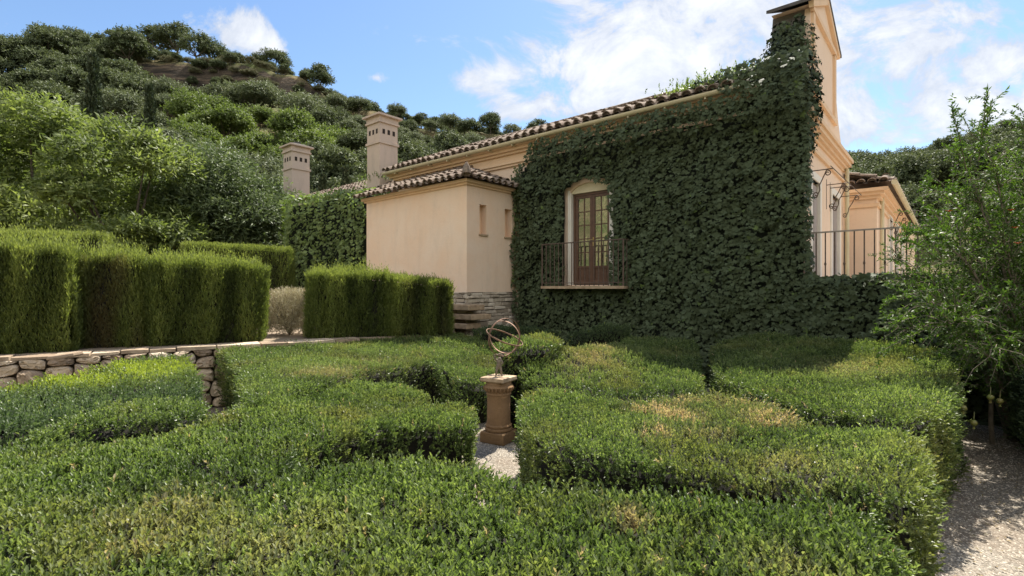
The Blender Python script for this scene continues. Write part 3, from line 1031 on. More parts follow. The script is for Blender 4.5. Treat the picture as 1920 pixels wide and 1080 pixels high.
V, Fc, T = stones_mesh(cells, .012, .085, w3, 3)
o = mk('stone_facing', V, Fc, M_STONE, t, {'tone': T}, smooth=True)
o.data.set_sharp_from_angle(angle=math.radians(50))
mb = MB()
b0, b1 = WALL_L - wn * .05, WALL_R - wn * .05
c0, c1 = WALL_L - wn * .45, WALL_R - wn * .45
mb.add([(*b0, 0), (*b1, 0), (*c1, 0), (*c0, 0), (*(b0 - wn * .05), .93), (*(b1 - wn * .05), .93), (*c1, .93), (*c0, .93)],
       [(0, 1, 5, 4), (1, 2, 6, 5), (2, 3, 7, 6), (3, 0, 4, 7), (4, 5, 6, 7), (3, 2, 1, 0)])
mb.build('mortar_core', M_MORTAR, t)
V, Fc, T = [], [], []
u = 0.0
while u < wl:                                           # flat capping slabs
    sl_ = r2.uniform(.3, .7)
    hh = r2.uniform(.035, .06)
    k = len(V)
    ov = r2.uniform(-.02, .035)
    ring = []
    for (uu, oo) in ((u + .01, ov), (u + sl_ * .5, ov + r2.normal(0, .015)), (u + sl_ - .01, ov + r2.normal(0, .012)), (u + sl_ - .012, -.38), (u + .012, -.38)):
        p = WALL_L + wd * uu + wn * oo
        ring.append(p)
    for zz in (.925, .925 + hh):
        for p in ring:
            V.append((p[0], p[1], zz + r2.normal(0, .004))); 
    T += [r2.uniform(.0, .7)] * 10
    Fc += [(k + i, k + (i + 1) % 5, k + 5 + (i + 1) % 5, k + 5 + i) for i in range(5)] + [(k + 5, k + 6, k + 7, k + 8, k + 9)]
    u += sl_
mk('coping', V, Fc, M_STONE, t, {'tone': T})
# a loose flat stone on the wall
cx, cy, cz = U(122, 668, 1.0)
t = thing('loose_stone', 'flat loose slab of stone lying on top of the rubble wall', 'stone', (cx, cy, .985))
ring = np.array([(-.18, -.05), (-.1, -.11), (.1, -.10), (.19, -.02), (.14, .09), (-.05, .11), (-.17, .05)])
mb = MB()
R2 = np.array(((wd[0], -wd[1]), (wd[1], wd[0])))
V = []
for zz, s in ((0, .95), (.018, 1.0), (.045, .92)):
    for p in ring * s:
        w = R2 @ p
        V.append((cx + w[0], cy + w[1], .985 + zz + .12 * p[0]))
mb.add(V, [(i, (i + 1) % 7, 7 + (i + 1) % 7, 7 + i) for i in range(7)] + [(7 + i, 7 + (i + 1) % 7, 14 + (i + 1) % 7, 14 + i) for i in range(7)] + [tuple(range(14, 21)), tuple(range(7))[::-1]])
mb.build('slab', M_STONE, t)

# ------------------------------------------------------------------ pedestal and ring sculpture
PX, PY = -.165, 6.33
t = thing('pedestal', 'weathered terracotta stone pedestal with a round shaft and square plinth on the gravel', 'pedestal', (PX, PY, 0), group=None)


def rot_box(mb, s, z0, z1, ang, s2=None):
    s2 = s2 or s
    V = []
    for (ss, z) in ((s, z0), (s2, z1)):
        for i in range(4):
            a = ang + math.pi / 4 + i * math.pi / 2
            V.append((PX + ss * math.sqrt(2) * math.cos(a), PY + ss * math.sqrt(2) * math.sin(a), z))
    mb.add(V, [(0, 1, 5, 4), (1, 2, 6, 5), (2, 3, 7, 6), (3, 0, 4, 7), (4, 5, 6, 7), (3, 2, 1, 0)])


pa = ANG + math.radians(10)
mb = MB(); rot_box(mb, .172, 0, .135, pa, .169)
mb.build('plinth', M_TERRA, t, bevel=.012)
prof = [(.160, .136), (.168, .142), (.172, .155), (.168, .172), (.158, .178), (.156, .184), (.163, .190), (.165, .202), (.160, .214), (.150, .222), (.149, .232), (.147, .25),
        (.146, .30), (.145, .45), (.145, .575), (.148, .580), (.155, .586), (.156, .600), (.149, .606), (.147, .618), (.150, .630), (.160, .650), (.180, .668), (.185, .680), (.178, .694), (.160, .704), (.155, .735), (.152, .742)]
mb = MB(); mb.lathe(prof, PX, PY, 40)
for i in range(22):                                     # small relief leaves round the capital
    a = 2 * math.pi * i / 22
    c, s = math.cos(a), math.sin(a)
    mb.tube([(PX + .137 * c, PY + .137 * s, .612), (PX + .158 * c, PY + .158 * s, .634), (PX + .183 * c, PY + .183 * s, .662), (PX + .190 * c, PY + .190 * s, .676)], [.008, .014, .013, .005], 6)
mb.build('shaft', M_TERRA, t, smooth=True)
mb = MB(); rot_box(mb, .150, .742, .756, pa, .168); rot_box(mb, .168, .756, .800, pa, .166)
mb.build('top_plate', M_TERRATOP, t, bevel=.006)

t = thing('armillary_sphere', 'rusty armillary sphere of three rings held up by a small bronze figure on the pedestal', 'sculpture', (PX, PY, .8))
FZ = .802


def skin_mesh(name, verts, edges, mat, parent, sub=2):
    me = bpy.data.meshes.new(name)
    me.from_pydata([tuple(np.array(v[:3]) - BASE[parent.name]) for v in verts], edges, [])
    o = bpy.data.objects.new(name, me)
    COL.objects.link(o)
    md = o.modifiers.new('skin', 'SKIN')
    for i, v in enumerate(verts):
        r = v[3] * 1.25
        me.skin_vertices[0].data[i].radius = (r, r)
    me.skin_vertices[0].data[0].use_root = True
    o.modifiers.new('sub', 'SUBSURF').levels = sub
    o.modifiers['sub'].render_levels = sub
    dg = bpy.context.evaluated_depsgraph_get()
    ev = o.evaluated_get(dg)
    nm = bpy.data.meshes.new_from_object(ev)
    o.modifiers.clear()
    o.data = nm
    nm.materials.clear()
    nm.materials.append(mat)
    nm.polygons.foreach_set('use_smooth', np.ones(len(nm.polygons), dtype=bool))
    o.parent = parent
    return o


def fp(dx, dy, dz, r): return (PX + dx, PY + dy, FZ + dz, r)


body = [fp(0, 0, .125, .024),            # 0 pelvis
        fp(.004, 0, .155, .021), fp(.008, .002, .185, .026), fp(.010, 0, .203, .014),   # waist, chest, neck
        fp(.012, -.004, .226, .018),     # head
        fp(-.018, -.004, .115, .018), fp(-.026, -.012, .062, .013), fp(-.033, .0, .014, .009), fp(-.037, -.022, .006, .008),   # left leg
        fp(.018, .004, .115, .018), fp(.030, -.002, .062, .013), fp(.036, .012, .014, .009), fp(.044, -.010, .006, .008),       # right leg
        fp(-.020, .0, .198, .013), fp(-.044, -.006, .215, .011), fp(-.040, -.004, .252, .010),    # raised arm
        fp(.034, .0, .196, .013), fp(.050, -.006, .168, .010), fp(.028, -.016, .146, .009)]        # hand on hip
bed = [(0, 1), (1, 2), (2, 3), (3, 4), (0, 5), (5, 6), (6, 7), (7, 8), (0, 9), (9, 10), (10, 11), (11, 12), (2, 13), (13, 14), (14, 15), (2, 16), (16, 17), (17, 18)]
skin_mesh('figure', body, bed, M_BRONZE, t)
mb = MB()                                               # scroll cradle on the figure's head
def spiral(cx, cz, r0, r1, a0, a1, yy=0.0, n=22):
    return [(cx + (r0 + (r1 - r0) * i / n) * math.cos(a0 + (a1 - a0) * i / n), yy, cz + (r0 + (r1 - r0) * i / n) * math.sin(a0 + (a1 - a0) * i / n)) for i in range(n + 1)]
for sgn in (-1, 1):
    pts = spiral(.050, .258, .004, .019, 0, 3.5 * math.pi / 1.6)
    mb.tube([(PX + sgn * p[0], PY, FZ + p[2]) for p in pts], .006, 6)
mb.tube([(PX - .045, PY, FZ + .272), (PX, PY, FZ + .262), (PX + .045, PY, FZ + .272)], [.008, .013, .008], 8)
mb.tube([(PX + .01, PY, FZ + .235), (PX + .01, PY, FZ + .285)], [.012, .016], 8)
mb.build('scroll_cradle', M_BRONZE, t, smooth=True)
SC = np.array((PX + .072, PY, FZ + .285 + .20))


def ring(name, R, w, th, nv, parent):
    nv = np.array(nv, float); nv /= np.linalg.norm(nv)
    e1 = np.cross(nv, (0, 0, 1.0)); e1 /= np.linalg.norm(e1)
    e2 = np.cross(nv, e1)
    n = 72
    V, Fc = [], []
    for i in range(n):
        a = 2 * math.pi * i / n
        d = e1 * math.cos(a) + e2 * math.sin(a)
        for (rr, hh) in ((R - th, -w), (R, -w), (R, w), (R - th, w)):
            V.append(SC + d * rr + nv * hh)
    for i in range(n):
        j = (i + 1) % n
        for k in range(4):
            k2 = (k + 1) % 4
            Fc.append((i * 4 + k, i * 4 + k2, j * 4 + k2, j * 4 + k))
    m = MB(); m.add(V, Fc)
    return m.build(name, M_RUST, parent, smooth=True)


ring('ring', .240, .010, .006, (.60, -.80, -.12), t)
ring('ring', .212, .010, .006, (-.42, -.88, -.20), t)
ring('ring', .243, .008, .006, (.36, -.16, .92), t)
mb = MB()
ax = np.array((-.36, .16, .92)); ax /= np.linalg.norm(ax)

# ------------------------------------------------------------------ the house
EZ = H + 3.66          # top of the main gutter
house = thing('country_house', 'long peach plastered country house with curved baroque gable and tiled roof above the garden', 'house', (-1.95, 10.0, 0), house=True)
A_L, A_R = -13.4, -2.0
DA0, DA1, DZ0, DZ1 = -6.78, -5.70, 1.97, 4.13          # french door opening
mb = MB()
mb.box(A_L, DA0, 10.0, 10.45, -.2, EZ + .02)
mb.box(DA1, A_R, 10.0, 10.45, -.2, EZ + .02)
mb.box(DA0, DA1, 10.0, 10.45, -.2, DZ0)
arch = []
for i in range(13):
    s = i / 12
    arch.append((DA0 + (DA1 - DA0) * s, DZ1 + .20 * math.sin(math.pi * s) ** .6))
mb.prism([(DA0, EZ + .02), (DA0, DZ1)] + arch[1:-1] + [(DA1, DZ1), (DA1, EZ + .02)], 1, 10.0, 10.45)
mb.box(A_L, A_L + .4, 10.45, 14.2, -.2, EZ)
mb.box(A_L, -2.62, 14.2, 14.55, -.2, EZ)
mb.build('wall', M_PLASTER2, house)
mb = MB()                                               # stepped eaves cornice
for (o, z0, z1) in ((.06, EZ - .52, EZ - .46), (.10, EZ - .46, EZ - .40), (.05, EZ - .40, EZ - .22), (.12, EZ - .22, EZ - .16), (.20, EZ - .16, EZ - .09), (.27, EZ - .09, EZ - .03)):
    mb.box(A_L - o, A_R - .6, 10.0 - o, 9.998, z0, z1)
mb.build('cornice', M_MOULD, house)
mb = MB()                                               # half round gutter
prof = [(math.cos(a) * .075, math.sin(a) * .075) for a in np.linspace(math.pi, 2 * math.pi, 9)] + [(.065, 0)] + [(math.cos(a) * .065, math.sin(a) * .065) for a in np.linspace(2 * math.pi, math.pi, 9)][1:-1] + [(-.065, 0)]
mb.prism([(9.64 + p[0], EZ + p[1]) for p in prof], 0, A_L - .28, A_R - .78)
for i in range(14):
    a = A_L + .3 + i * .8
    mb.box(a, a + .03, 9.62, 9.80, EZ - .105, EZ - .075)
mb.build('gutter', M_GUTTER, house)


def roof_build(mt, me_, parent):
    nf = len(mt.F)
    mt.add(me_.V, me_.F)
    o = mt.build('roof', M_TILE, parent, smooth=True)
    o.data.materials.append(M_TILEEND)
    mi = np.zeros(len(o.data.polygons), dtype=np.int32)
    mi[nf:] = 1
    o.data.polygons.foreach_set('material_index', mi)
    return o


def tile_roof(mb_t, mb_e, o, e1, e2, up, width, run, pitch=.23, r=.088, rowlen=.36, jitter=.012, keep=None, sheet=True):
    """barrel tiles: o = eave corner, e1 along the eave, e2 up the slope"""
    o, e1, e2, up = (np.array(v, float) for v in (o, e1, e2, up))
    e1 = e1 / np.linalg.norm(e1); e2 = e2 / np.linalg.norm(e2)
    nv = np.cross(e1, e2); nv /= np.linalg.norm(nv)
    if nv @ up < 0: nv = -nv
    nc = int(width / pitch)
    nrow = int(math.ceil(run / rowlen))
    c0, c1 = o + e1 * width, o + e1 * width + e2 * run
    if sheet: mb_t.add([o - nv * .02, c0 - nv * .02, c1 - nv * .02, o + e2 * run - nv * .02], [(0, 1, 2, 3)])
    rr = np.random.default_rng(int(abs(o[0] * 100) + abs(o[2]) * 10))
    for c in range(nc):
        ctr = o + e1 * (pitch * (c + .5))
        for k in range(nrow):
            s0, s1 = k * rowlen, min((k + 1) * rowlen + .05, run)
            if keep and not keep(pitch * (c + .5), (s0 + s1) / 2): continue
            off = e1 * rr.normal(0, jitter) + nv * rr.normal(0, jitter * .6)
            l0, l1 = (.022 if k else .0) + .012, 0.0
            sh = rr.normal(0, .015) - (.05 if k == 0 else 0)
            V = []
            for (s, rad_, lift) in ((s0 + sh, r * 1.05, l0), (s1, r * .88, l1)):
                for a in np.linspace(0, math.pi, 8):
                    V.append(ctr + off + e2 * s + e1 * (rad_ * math.cos(a)) + nv * (rad_ * .85 * math.sin(a) + lift))
            for a in np.linspace(0, math.pi, 8):        # thickness at the lower end
                V.append(ctr + off + e2 * (s0 + sh + .004) + e1 * (r * .82 * math.cos(a)) + nv * (r * .66 * math.sin(a) + l0))
            Fc = [(i, i + 1, 8 + i + 1, 8 + i) for i in range(7)] + [(16 + i, 16 + i + 1, i + 1, i) for i in range(7)]
            mb_t.add(V, Fc)
            if k == 0:
                m = [ctr + off + e2 * (s0 + sh + .03) + e1 * (r * .9 * math.cos(a)) + nv * (r * .72 * math.sin(a) + l0) for a in np.linspace(0, math.pi, 8)]
                mb_e.add(m, [tuple(range(8))])
        # channel tile end between the covers
        ctr2 = ctr + e1 * pitch * .5
        V = []
        for s in (-.07, run if keep is None else .4):
            for a in np.linspace(0, math.pi, 6):
                V.append(ctr2 + e2 * s + e1 * (.075 * math.cos(a)) + nv * (.035 - .055 * math.sin(a)))
        mb_t.add(V, [(i, i + 1, 6 + i + 1, 6 + i) for i in range(5)])


mt, me_ = MB(), MB()
slope = .415
tile_roof(mt, me_, (A_L - .3, 9.62, EZ + .05), (1, 0, 0), (0, 1, slope), (0, 0, 1), A_R - A_L - .45, 2.86, pitch=.25, r=.098)
tile_roof(mt, me_, (-2.65, 14.88, EZ + .05), (-1, 0, 0), (0, -1, slope), (0, 0, 1), -2.65 - A_L, 2.78)
rf = roof_build(mt, me_, house)
mb = MB()
for i in range(28):
    a = A_L + i * .38
    mb.tube([(a, 12.25, EZ + 1.15), (a + .42, 12.25, EZ + 1.17)], [.12, .105], 10)
mb.build('ridge_tiles', M_TILE, rf, smooth=True)

# french door
t = house
mb = MB()
for (x0, x1, zz0, zz1) in ((DA0 + .004, DA0 + .03, DZ0, DZ1), (DA1 - .03, DA1 - .004, DZ0, DZ1)):
    mb.box(x0, x1, 9.985, 10.30, zz0, zz1)
mb.box(DA0 - .05, DA0, 9.97, 9.998, DZ0, DZ1 + .06)
mb.box(DA1, DA1 + .10, 9.97, 9.998, DZ0, DZ1 + .06)
mb.build('door_surround', M_WHITE, house)
mb = MB()
rec = [(a, z - .004) for (a, z) in arch]
mb.prism([(DA0 + .004, DZ1 - .02)] + [(DA0 + .004, DZ1)] + rec[1:-1] + [(DA1 - .004, DZ1), (DA1 - .004, DZ1 - .02)], 1, 10.03, 10.30)
mb.build('lintel', M_CREAM, house)
fd = MB()
Y0, Y1 = 10.10, 10.15
W0, W1, Z0, Z1 = DA0 + .035, DA1 - .035, DZ0 + .02, DZ1 - .025
fd.box(W0, W1, Y0 - .02, Y1 + .02, Z1 - .05, Z1)
fd.box(W0, W0 + .05, Y0 - .02, Y1 + .02, Z0, Z1 - .05)
fd.box(W1 - .05, W1, Y0 - .02, Y1 + .02, Z0, Z1 - .05)
door = fd.build('french_door', M_WOOD, house, bevel=.004)
midx = (W0 + W1) / 2
for (x0, x1) in ((W0 + .052, midx - .003), (midx + .003, W1 - .052)):
    lm = MB()
    st = .06
    pz = Z0 + .42
    lm.box(x0, x0 + st, Y0, Y1, Z0, Z1 - .052)
    lm.box(x1 - st, x1, Y0, Y1, Z0, Z1 - .052)
    lm.box(x0 + st, x1 - st, Y0, Y1, Z1 - .052 - st, Z1 - .052)
    lm.box(x0 + st, x1 - st, Y0, Y1, Z0, Z0 + .10)
    lm.box(x0 + st, x1 - st, Y0, Y1, pz - .05, pz)
    lm.box(x0 + st + .03, x1 - st - .03, Y0 + .012, Y1 - .006, Z0 + .13, pz - .08)
    lm.box(x0 + st, x1 - st, Y0 + .022, Y1 - .01, Z0 + .10, pz - .05)
    xm = (x0 + x1) / 2
    gz1 = Z1 - .052 - st
    lm.box(xm - .011, xm + .011, Y0 + .01, Y1 - .01, pz, gz1)
    for k in range(1, 5):
        z = pz + (gz1 - pz) * k / 5
        lm.box(x0 + st, xm - .011, Y0 + .008, Y1 - .008, z - .011, z + .011)
        lm.box(xm + .011, x1 - st, Y0 + .008, Y1 - .008, z - .011, z + .011)
    lm.build('door_leaf', M_WOOD, door)
    gm = MB(); gm.box(x0 + st - .006, x1 - st + .006, (Y0 + Y1) / 2 - .002, (Y0 + Y1) / 2 + .002, pz - .006, gz1 + .006)
    gm.build('pane', M_GLASS, door)
mb = MB()
mb.box(midx + .018, midx + .042, Y0 - .01, Y0, Z0 + .88, Z0 + 1.08)
mb.tube([(midx + .03, Y0 - .01, Z0 + 1.02), (midx + .03, Y0 - .05, Z0 + 1.02), (midx - .07, Y0 - .055, Z0 + 1.02)], .009, 6)
mb.build('handle', M_BRASS, door)
mb = MB()                                               # room behind
mb.box(DA0 - .8, DA1 + .8, 13.0, 13.1, DZ0 - .1, DZ1 + .4)
mb.box(DA0 - .8, DA0 - .7, 10.46, 13.0, DZ0 - .1, DZ1 + .4)
mb.box(DA1 + .7, DA1 + .8, 10.46, 13.0, DZ0 - .1, DZ1 + .4)
mb.box(DA0 - .8, DA1 + .8, 10.46, 13.0, DZ0 - .12, DZ0 - .02)
mb.box(DA0 - .8, DA1 + .8, 10.46, 13.0, DZ1 + .3, DZ1 + .4)
mb.build('room', M_ROOM, house)
cu = MB()
for (x0, x1) in ((W0 + .08, W0 + .36), (W1 - .20, W1 - .06)):
    m = 40
    pl = [(x0 + (x1 - x0) * i / m, 10.23 + .022 * math.sin(i * .95) + .01 * math.sin(i * .41)) for i in range(m + 1)]
    V = [(p[0], p[1], zz) for zz in (Z0, Z1) for p in pl]
    cu.add(V, [(i, i + 1, m + 2 + i, m + 1 + i) for i in range(m)])
cu.build('curtain', M_CURT, house, smooth=True)

# balcony
ba0, ba1, bb = -7.27, -5.15, 9.55
mb = MB(); mb.box(ba0 - .02, ba1 + .02, bb - .03, 9.995, 1.885, 1.945)
bal = mb.build('balcony_slab', M_TERRATOP, house)
bt = MB()
zr0, zr1 = 1.955, 2.92
bt.tube([(ba0, 9.98, zr1), (ba0, bb, zr1), (ba1, bb, zr1), (ba1, 9.98, zr1)], .014, 6)
bt.tube([(ba0, 9.98, zr0 + .06), (ba0, bb, zr0 + .06), (ba1, bb, zr0 + .06), (ba1, 9.98, zr0 + .06)], .010, 6)
bt.build('handrail', M_IRON, bal)
for i in range(19):
    a = ba0 + (ba1 - ba0) * i / 18
    m = MB()
    m.tube([(a, bb, zr0 - .02), (a, bb, zr1)], .018 if i in (0, 18) else .010, 6)
    if i % 3 == 0 and i not in (0, 18): m.tube([(a, bb, 2.40), (a, bb, 2.43), (a, bb, 2.46)], [.008, .014, .008], 6)
    m.build('baluster', M_IRON, bal)
for a in (ba0, ba1):
    for b in (9.70, 9.84):
        m = MB(); m.tube([(a, b, zr0), (a, b, zr1)], .0075, 6); m.build('baluster', M_IRON, bal)

# the gable
GA0, GA1 = -2.60, -1.95
prof_r = [(14.60, H + 3.10), (14.42, H + 3.30), (14.13, H + 3.55), (13.86, H + 3.85), (13.64, H + 4.2), (13.45, H + 4.6), (13.35, H + 5.0), (13.3, H + 5.22)]
mid_b = 12.05
prof_l = [(2 * mid_b - b, z) for (b, z) in prof_r][::-1]
prof_l = [(max(b, 10.03), z) for (b, z) in prof_l]
prof_l[-1] = (10.02, H + 3.10)
outline = [(10.02, -.2), (14.60, -.2)] + prof_r + prof_l
# doors in the facade are recessed pieces set in openings of a front skin
mb = MB(); mb.prism(outline, 0, GA0, GA1 - .10)
gs = mb.build('gable_side', M_PLASTER2, house)
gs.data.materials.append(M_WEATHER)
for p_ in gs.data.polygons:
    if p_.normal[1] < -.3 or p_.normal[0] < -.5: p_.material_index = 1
doors = [(10.72, 11.62), (12.85, 13.95)]
DTOP = 3.95
mb = MB()
xs = [10.0, 10.72, 11.62, 12.85, 13.95, 14.60]
for i in (0, 2, 4):
    mb.box(GA1 - .10, GA1, xs[i], xs[i + 1], -.2, H + 3.10)
for (d0, d1) in doors:
    mb.box(GA1 - .10, GA1, d0, d1, DTOP, H + 3.10)
    mb.box(GA1 - .10, GA1, d0, d1, -.2, 1.93)
mb.prism([(10.02, H + 3.10), (14.60, H + 3.10)] + prof_r[1:] + prof_l[:-1], 0, GA1 - .10, GA1)
mb.build('gable', M_PLASTER2, house)
mb = MB()                                               # cornice, panels and pediment mouldings
for (o, z0, z1) in ((.05, H + 2.55, H + 2.62), (.04, H + 2.80, H + 2.86), (.09, H + 2.86, H + 2.93), (.15, H + 2.93, H + 3.02), (.19, H + 3.02, H + 3.10)):
    mb.box(GA1, GA1 + o, 9.95, 14.60 + o, z0, z1)
mb.box(GA1, GA1 + .06, 10.78, 13.34, H + 3.62, H + 3.72)
for (b0, b1) in ((10.80, 10.95), (13.12, 13.27)):
    mb.box(GA1, GA1 + .05, b0, b1, H + 3.72, H + 5.12)
ph, pb = .70, 1.50
zb = H + 5.24
mb.box(GA1, GA1 + .06, mid_b - 1.32, mid_b + 1.32, zb - .10, zb)
for sgn in (-1, 1):
    p0 = np.array((mid_b + sgn * pb * .98, zb + .0)); p1 = np.array((mid_b, zb + ph - .04))
    dv = (p1 - p0) / np.linalg.norm(p1 - p0)
    nn = np.array((-dv[1], dv[0]));  nn = nn if nn[1] > 0 else -nn
    mb.prism([tuple(p0 - nn * .11), tuple(p0), tuple(p1), tuple(p1 - nn * .13)], 0, GA1, GA1 + .085 + .004 * sgn)
mb.build('mouldings', M_MOULD, house)
mb = MB(); mb.prism([(mid_b - 1.36, zb), (mid_b + 1.36, zb), (mid_b, zb + ph - .1)], 0, GA0, GA1 + .02)
mb.build('pediment', M_PLASTER2, house)
mb = MB()
for sgn in (-1, 1):
    mb.prism([(mid_b + sgn * (pb + .06), zb - .03), (mid_b + sgn * (pb + .06), zb + .03), (mid_b, zb + ph + .02), (mid_b, zb + ph - .05)], 0, GA0 - .04, GA1 + .10 + .003 * sgn)
mb.build('coping', M_CAPST, house)
for (d0, d1) in doors:
    mb = MB()
    mb.box(GA1 - .06, GA1 - .03, d0 + .08, d1 - .08, 1.93, DTOP - .06)
    for k in range(2):
        x0 = d0 + .12 + k * (d1 - d0 - .2) / 2
        for (z0, z1) in ((2.05, 2.75), (2.85, 3.75)):
            mb.box(GA1 - .03, GA1 - .018, x0, x0 + (d1 - d0 - .28) / 2, z0, z1)
    mb.build('shutter', M_SHUT, house)
    mb = MB()
    mb.box(GA1 - .06, GA1 + .03, d0 - .07, d0 + .08, 1.93, DTOP)
    mb.box(GA1 - .06, GA1 + .03, d1 - .08, d1 + .07, 1.93, DTOP)
    mb.box(GA1 - .06, GA1 + .03, d0 - .07, d1 + .07, DTOP, DTOP + .14)
    mb.build('door_surround', M_WHITE, house)
mb = MB()
mb.tube([(GA1 + .09, 14.5, H + 2.85), (GA1 + .09, 14.5, H + 2.3), (GA1 + .09, 14.5, 1.9)], .045, 10)
mb.build('downpipe', M_GUTTER, house, smooth=True)
zc = 4.05
for (b, pr) in ((10.70, .30), (12.35, .32), (12.78, .32), (14.15, .34)):     # wrought iron awning brackets
    m = MB()
    a0 = GA1
    m.tube([(a0, b, zc), (a0 + pr + .06, b, zc)], .010, 5)
    up_ = [(a0 + p[0], b, p[2]) for p in spiral(pr - .02, zc - .07, .012, .055, 0.3, 2.6 * math.pi)]
    lo_ = [(a0 + p[0], b, p[2]) for p in spiral(.10, zc - .44, .012, .055, math.pi, 3.55 * math.pi)]
    m.tube(up_, .010, 5); m.tube(lo_, .010, 5)
    m.tube([up_[-1], (a0 + pr - .10, b, zc - .17), (a0 + pr * .5, b, zc - .28), (a0 + .16, b, zc - .36), lo_[-1]], .010, 5)
    m.tube([(a0, b, zc - .5), (a0, b, zc + .12)], .009, 5)
    m.build('scroll_bracket', M_IRON, house)
m = MB(); m.tube([(GA1 + .36, 10.5, zc + .01), (GA1 + .40, 14.3, zc + .01)], .008, 5); m.build('awning_bar', M_IRON, house)

# side wing beyond the gable
sw = thing('side_wing', 'peach side wing with a tiled roof edge behind the scroll brackets at right', 'building', (-1.6, 15.0, 0), house=True)
mb = MB(); mb.box(-5.0, -1.35, 15.31, 27, -.2, H + 2.45)
mb.build('wall', M_PLASTER2, sw)
mb = MB()
for (o, z0, z1) in ((.05, H + 2.0, H + 2.08), (.08, H + 2.2, H + 2.28), (.16, H + 2.28, H + 2.36), (.24, H + 2.36, H + 2.44)):
    mb.box(-1.95, -1.35 + o, 15.31 - o, 27, z0, z1)
mb.box(-1.349, -1.30, 16.2, 16.5, 1.9, H + 2.0)
mb.build('cornice', M_MOULD, sw)
mt, me2 = MB(), MB()
tile_roof(mt, me2, (-1.02, 15.05, H + 2.55), (0, 1, 0), (-1, 0, .30), (0, 0, 1), 12, 2.6)
tile_roof(mt, me2, (-3.6, 15.05, H + 2.58), (1, 0, 0), (0, 1, .32), (0, 0, 1), 2.55, .6)
r_ = roof_build(mt, me2, sw)
mb = MB(); mb.tube([(-.98, 14.95, H + 2.50), (-.98, 27, H + 2.50)], .065, 8); mb.build('gutter', M_GUTTER, sw, smooth=True)
mb = MB(); mb.tube([(-1.29, 15.9, H + 2.4), (-1.29, 15.9, 1.9)], .045, 8); mb.build('downpipe', M_GUTTER, sw, smooth=True)
for b in (18.2, 20.6, 23.2):
    mb = MB()
    mb.box(-1.349, -1.30, b, b + .16, 1.9, 3.9); mb.box(-1.349, -1.30, b + 1.0, b + 1.16, 1.9, 3.9); mb.box(-1.349, -1.30, b, b + 1.16, 3.9, 4.02)
    ds = mb.build('door_surround', M_WHITE, sw)
    mb = MB(); mb.box(-1.345, -1.335, b + .16, b + 1.0, 1.9, 3.9)
    mb.build('shutter', M_SHUT, ds)
for b in (18.0, 19.5, 20.6):
    m = MB()
    a0 = -1.34
    up_ = [(a0 + p[0], b, p[2]) for p in spiral(.30, 3.98, .012, .055, 0.3, 2.6 * math.pi)]
    lo_ = [(a0 + p[0], b, p[2]) for p in spiral(.10, 3.60, .012, .055, math.pi, 3.55 * math.pi)]
    m.tube(up_, .012, 5); m.tube(lo_, .012, 5); m.tube([up_[-1], (a0 + .2, b, 3.8), lo_[-1]], .012, 5)
    m.build('scroll_bracket', M_IRON, sw)
cx, cy = (1706 - 960) / F * 30, 30.0
ft = thing('roof_tower', 'small distant peach tower with grey roof beyond the side wing', 'building', (cx, cy, 0))
mb = MB(); mb.box(cx - .45, cx + .30, cy, cy + 1.2, 0, H + 4.2); mb.build('wall', M_PLASTER, ft)
mb = MB(); mb.box(cx - .55, cx + .40, cy - .1, cy + 1.3, H + 4.2, H + 4.4)
mb.prism([(cx - .55, H + 4.4), (cx + .40, H + 4.4), (cx - .08, H + 4.75)], 1, cy - .1, cy + 1.3); mb.build('roof', M_CAPST, ft)
mb = MB(); mb.box(cx - .25, cx + .05, cy - .01, cy - .002, H + 3.5, H + 3.95); mb.build('window', M_DARK, ft)

# terrace in front of the gable, its wall and railing
mb = MB(); mb.box(-1.94, 9.0, 10.02, 26, -.2, 1.90)
tf = mb.build('terrace_floor', M_PAVE, house=True); tag(tf, kind='structure')
rw = thing('terrace_railing', 'dark iron railing with pale handrail on the terrace edge above the ivy', 'railing', (-1.9, 10.06, 1.9), house=True)
mb = MB(); mb.box(-1.94, 3.2, 10.04, 10.085, 2.84, 2.865); mb.build('handrail', M_RAILTOP, rw)
mb = MB(); mb.box(-1.94, 3.2, 10.05, 10.075, 2.00, 2.015); mb.build('bottom_rail', M_IRON, rw)
for i in range(36):
    a = -1.74 + i * .137
    m = MB(); m.tube([(a, 10.062, 1.9), (a, 10.062, 2.84)], .011, 5)
    if i % 2: m.tube([(a, 10.062, 2.28), (a, 10.062, 2.31), (a, 10.062, 2.34)], [.011, .020, .011], 6)
    m.build('baluster', M_IRON, rw)

# ------------------------------------------------------------------ annexe
AX0, AX1, AB0 = -12.45, -8.42, 8.2
AE = H + 2.50
an_ = thing('annexe', 'square peach plastered annexe with tiled roof and coursed stone base against the house', 'building', (AX1, AB0, 0), house=True)
zst = H - .10
mb = MB()
mb.box(AX0, AX1 - .30, AB0, 9.996, zst, AE)
wins = [(8.62, 8.86), (9.52, 9.78)]
wz0, wz1 = H + 1.28, H + 1.98
bs = [AB0, wins[0][0], wins[0][1], wins[1][0], wins[1][1], 9.996]
for i in (0, 2, 4): mb.box(AX1 - .30, AX1, bs[i], bs[i + 1], zst, AE)
for w in wins:
    mb.box(AX1 - .30, AX1, w[0], w[1], zst, wz0); mb.box(AX1 - .30, AX1, w[0], w[1], wz1, AE)
mb.build('wall', M_PLASTER, an_)
for w in wins:
    mb = MB(); mb.box(AX1 - .298, AX1 - .20, w[0], w[1], wz0, wz1); mb.build('window_recess', M_MOULD, an_)
    mb = MB(); mb.box(AX1 - .02, AX1 + .035, w[0] - .03, w[1] + .03, wz0 - .04, wz0 - .002); mb.build('sill', M_TERRATOP, an_)
mb = MB()
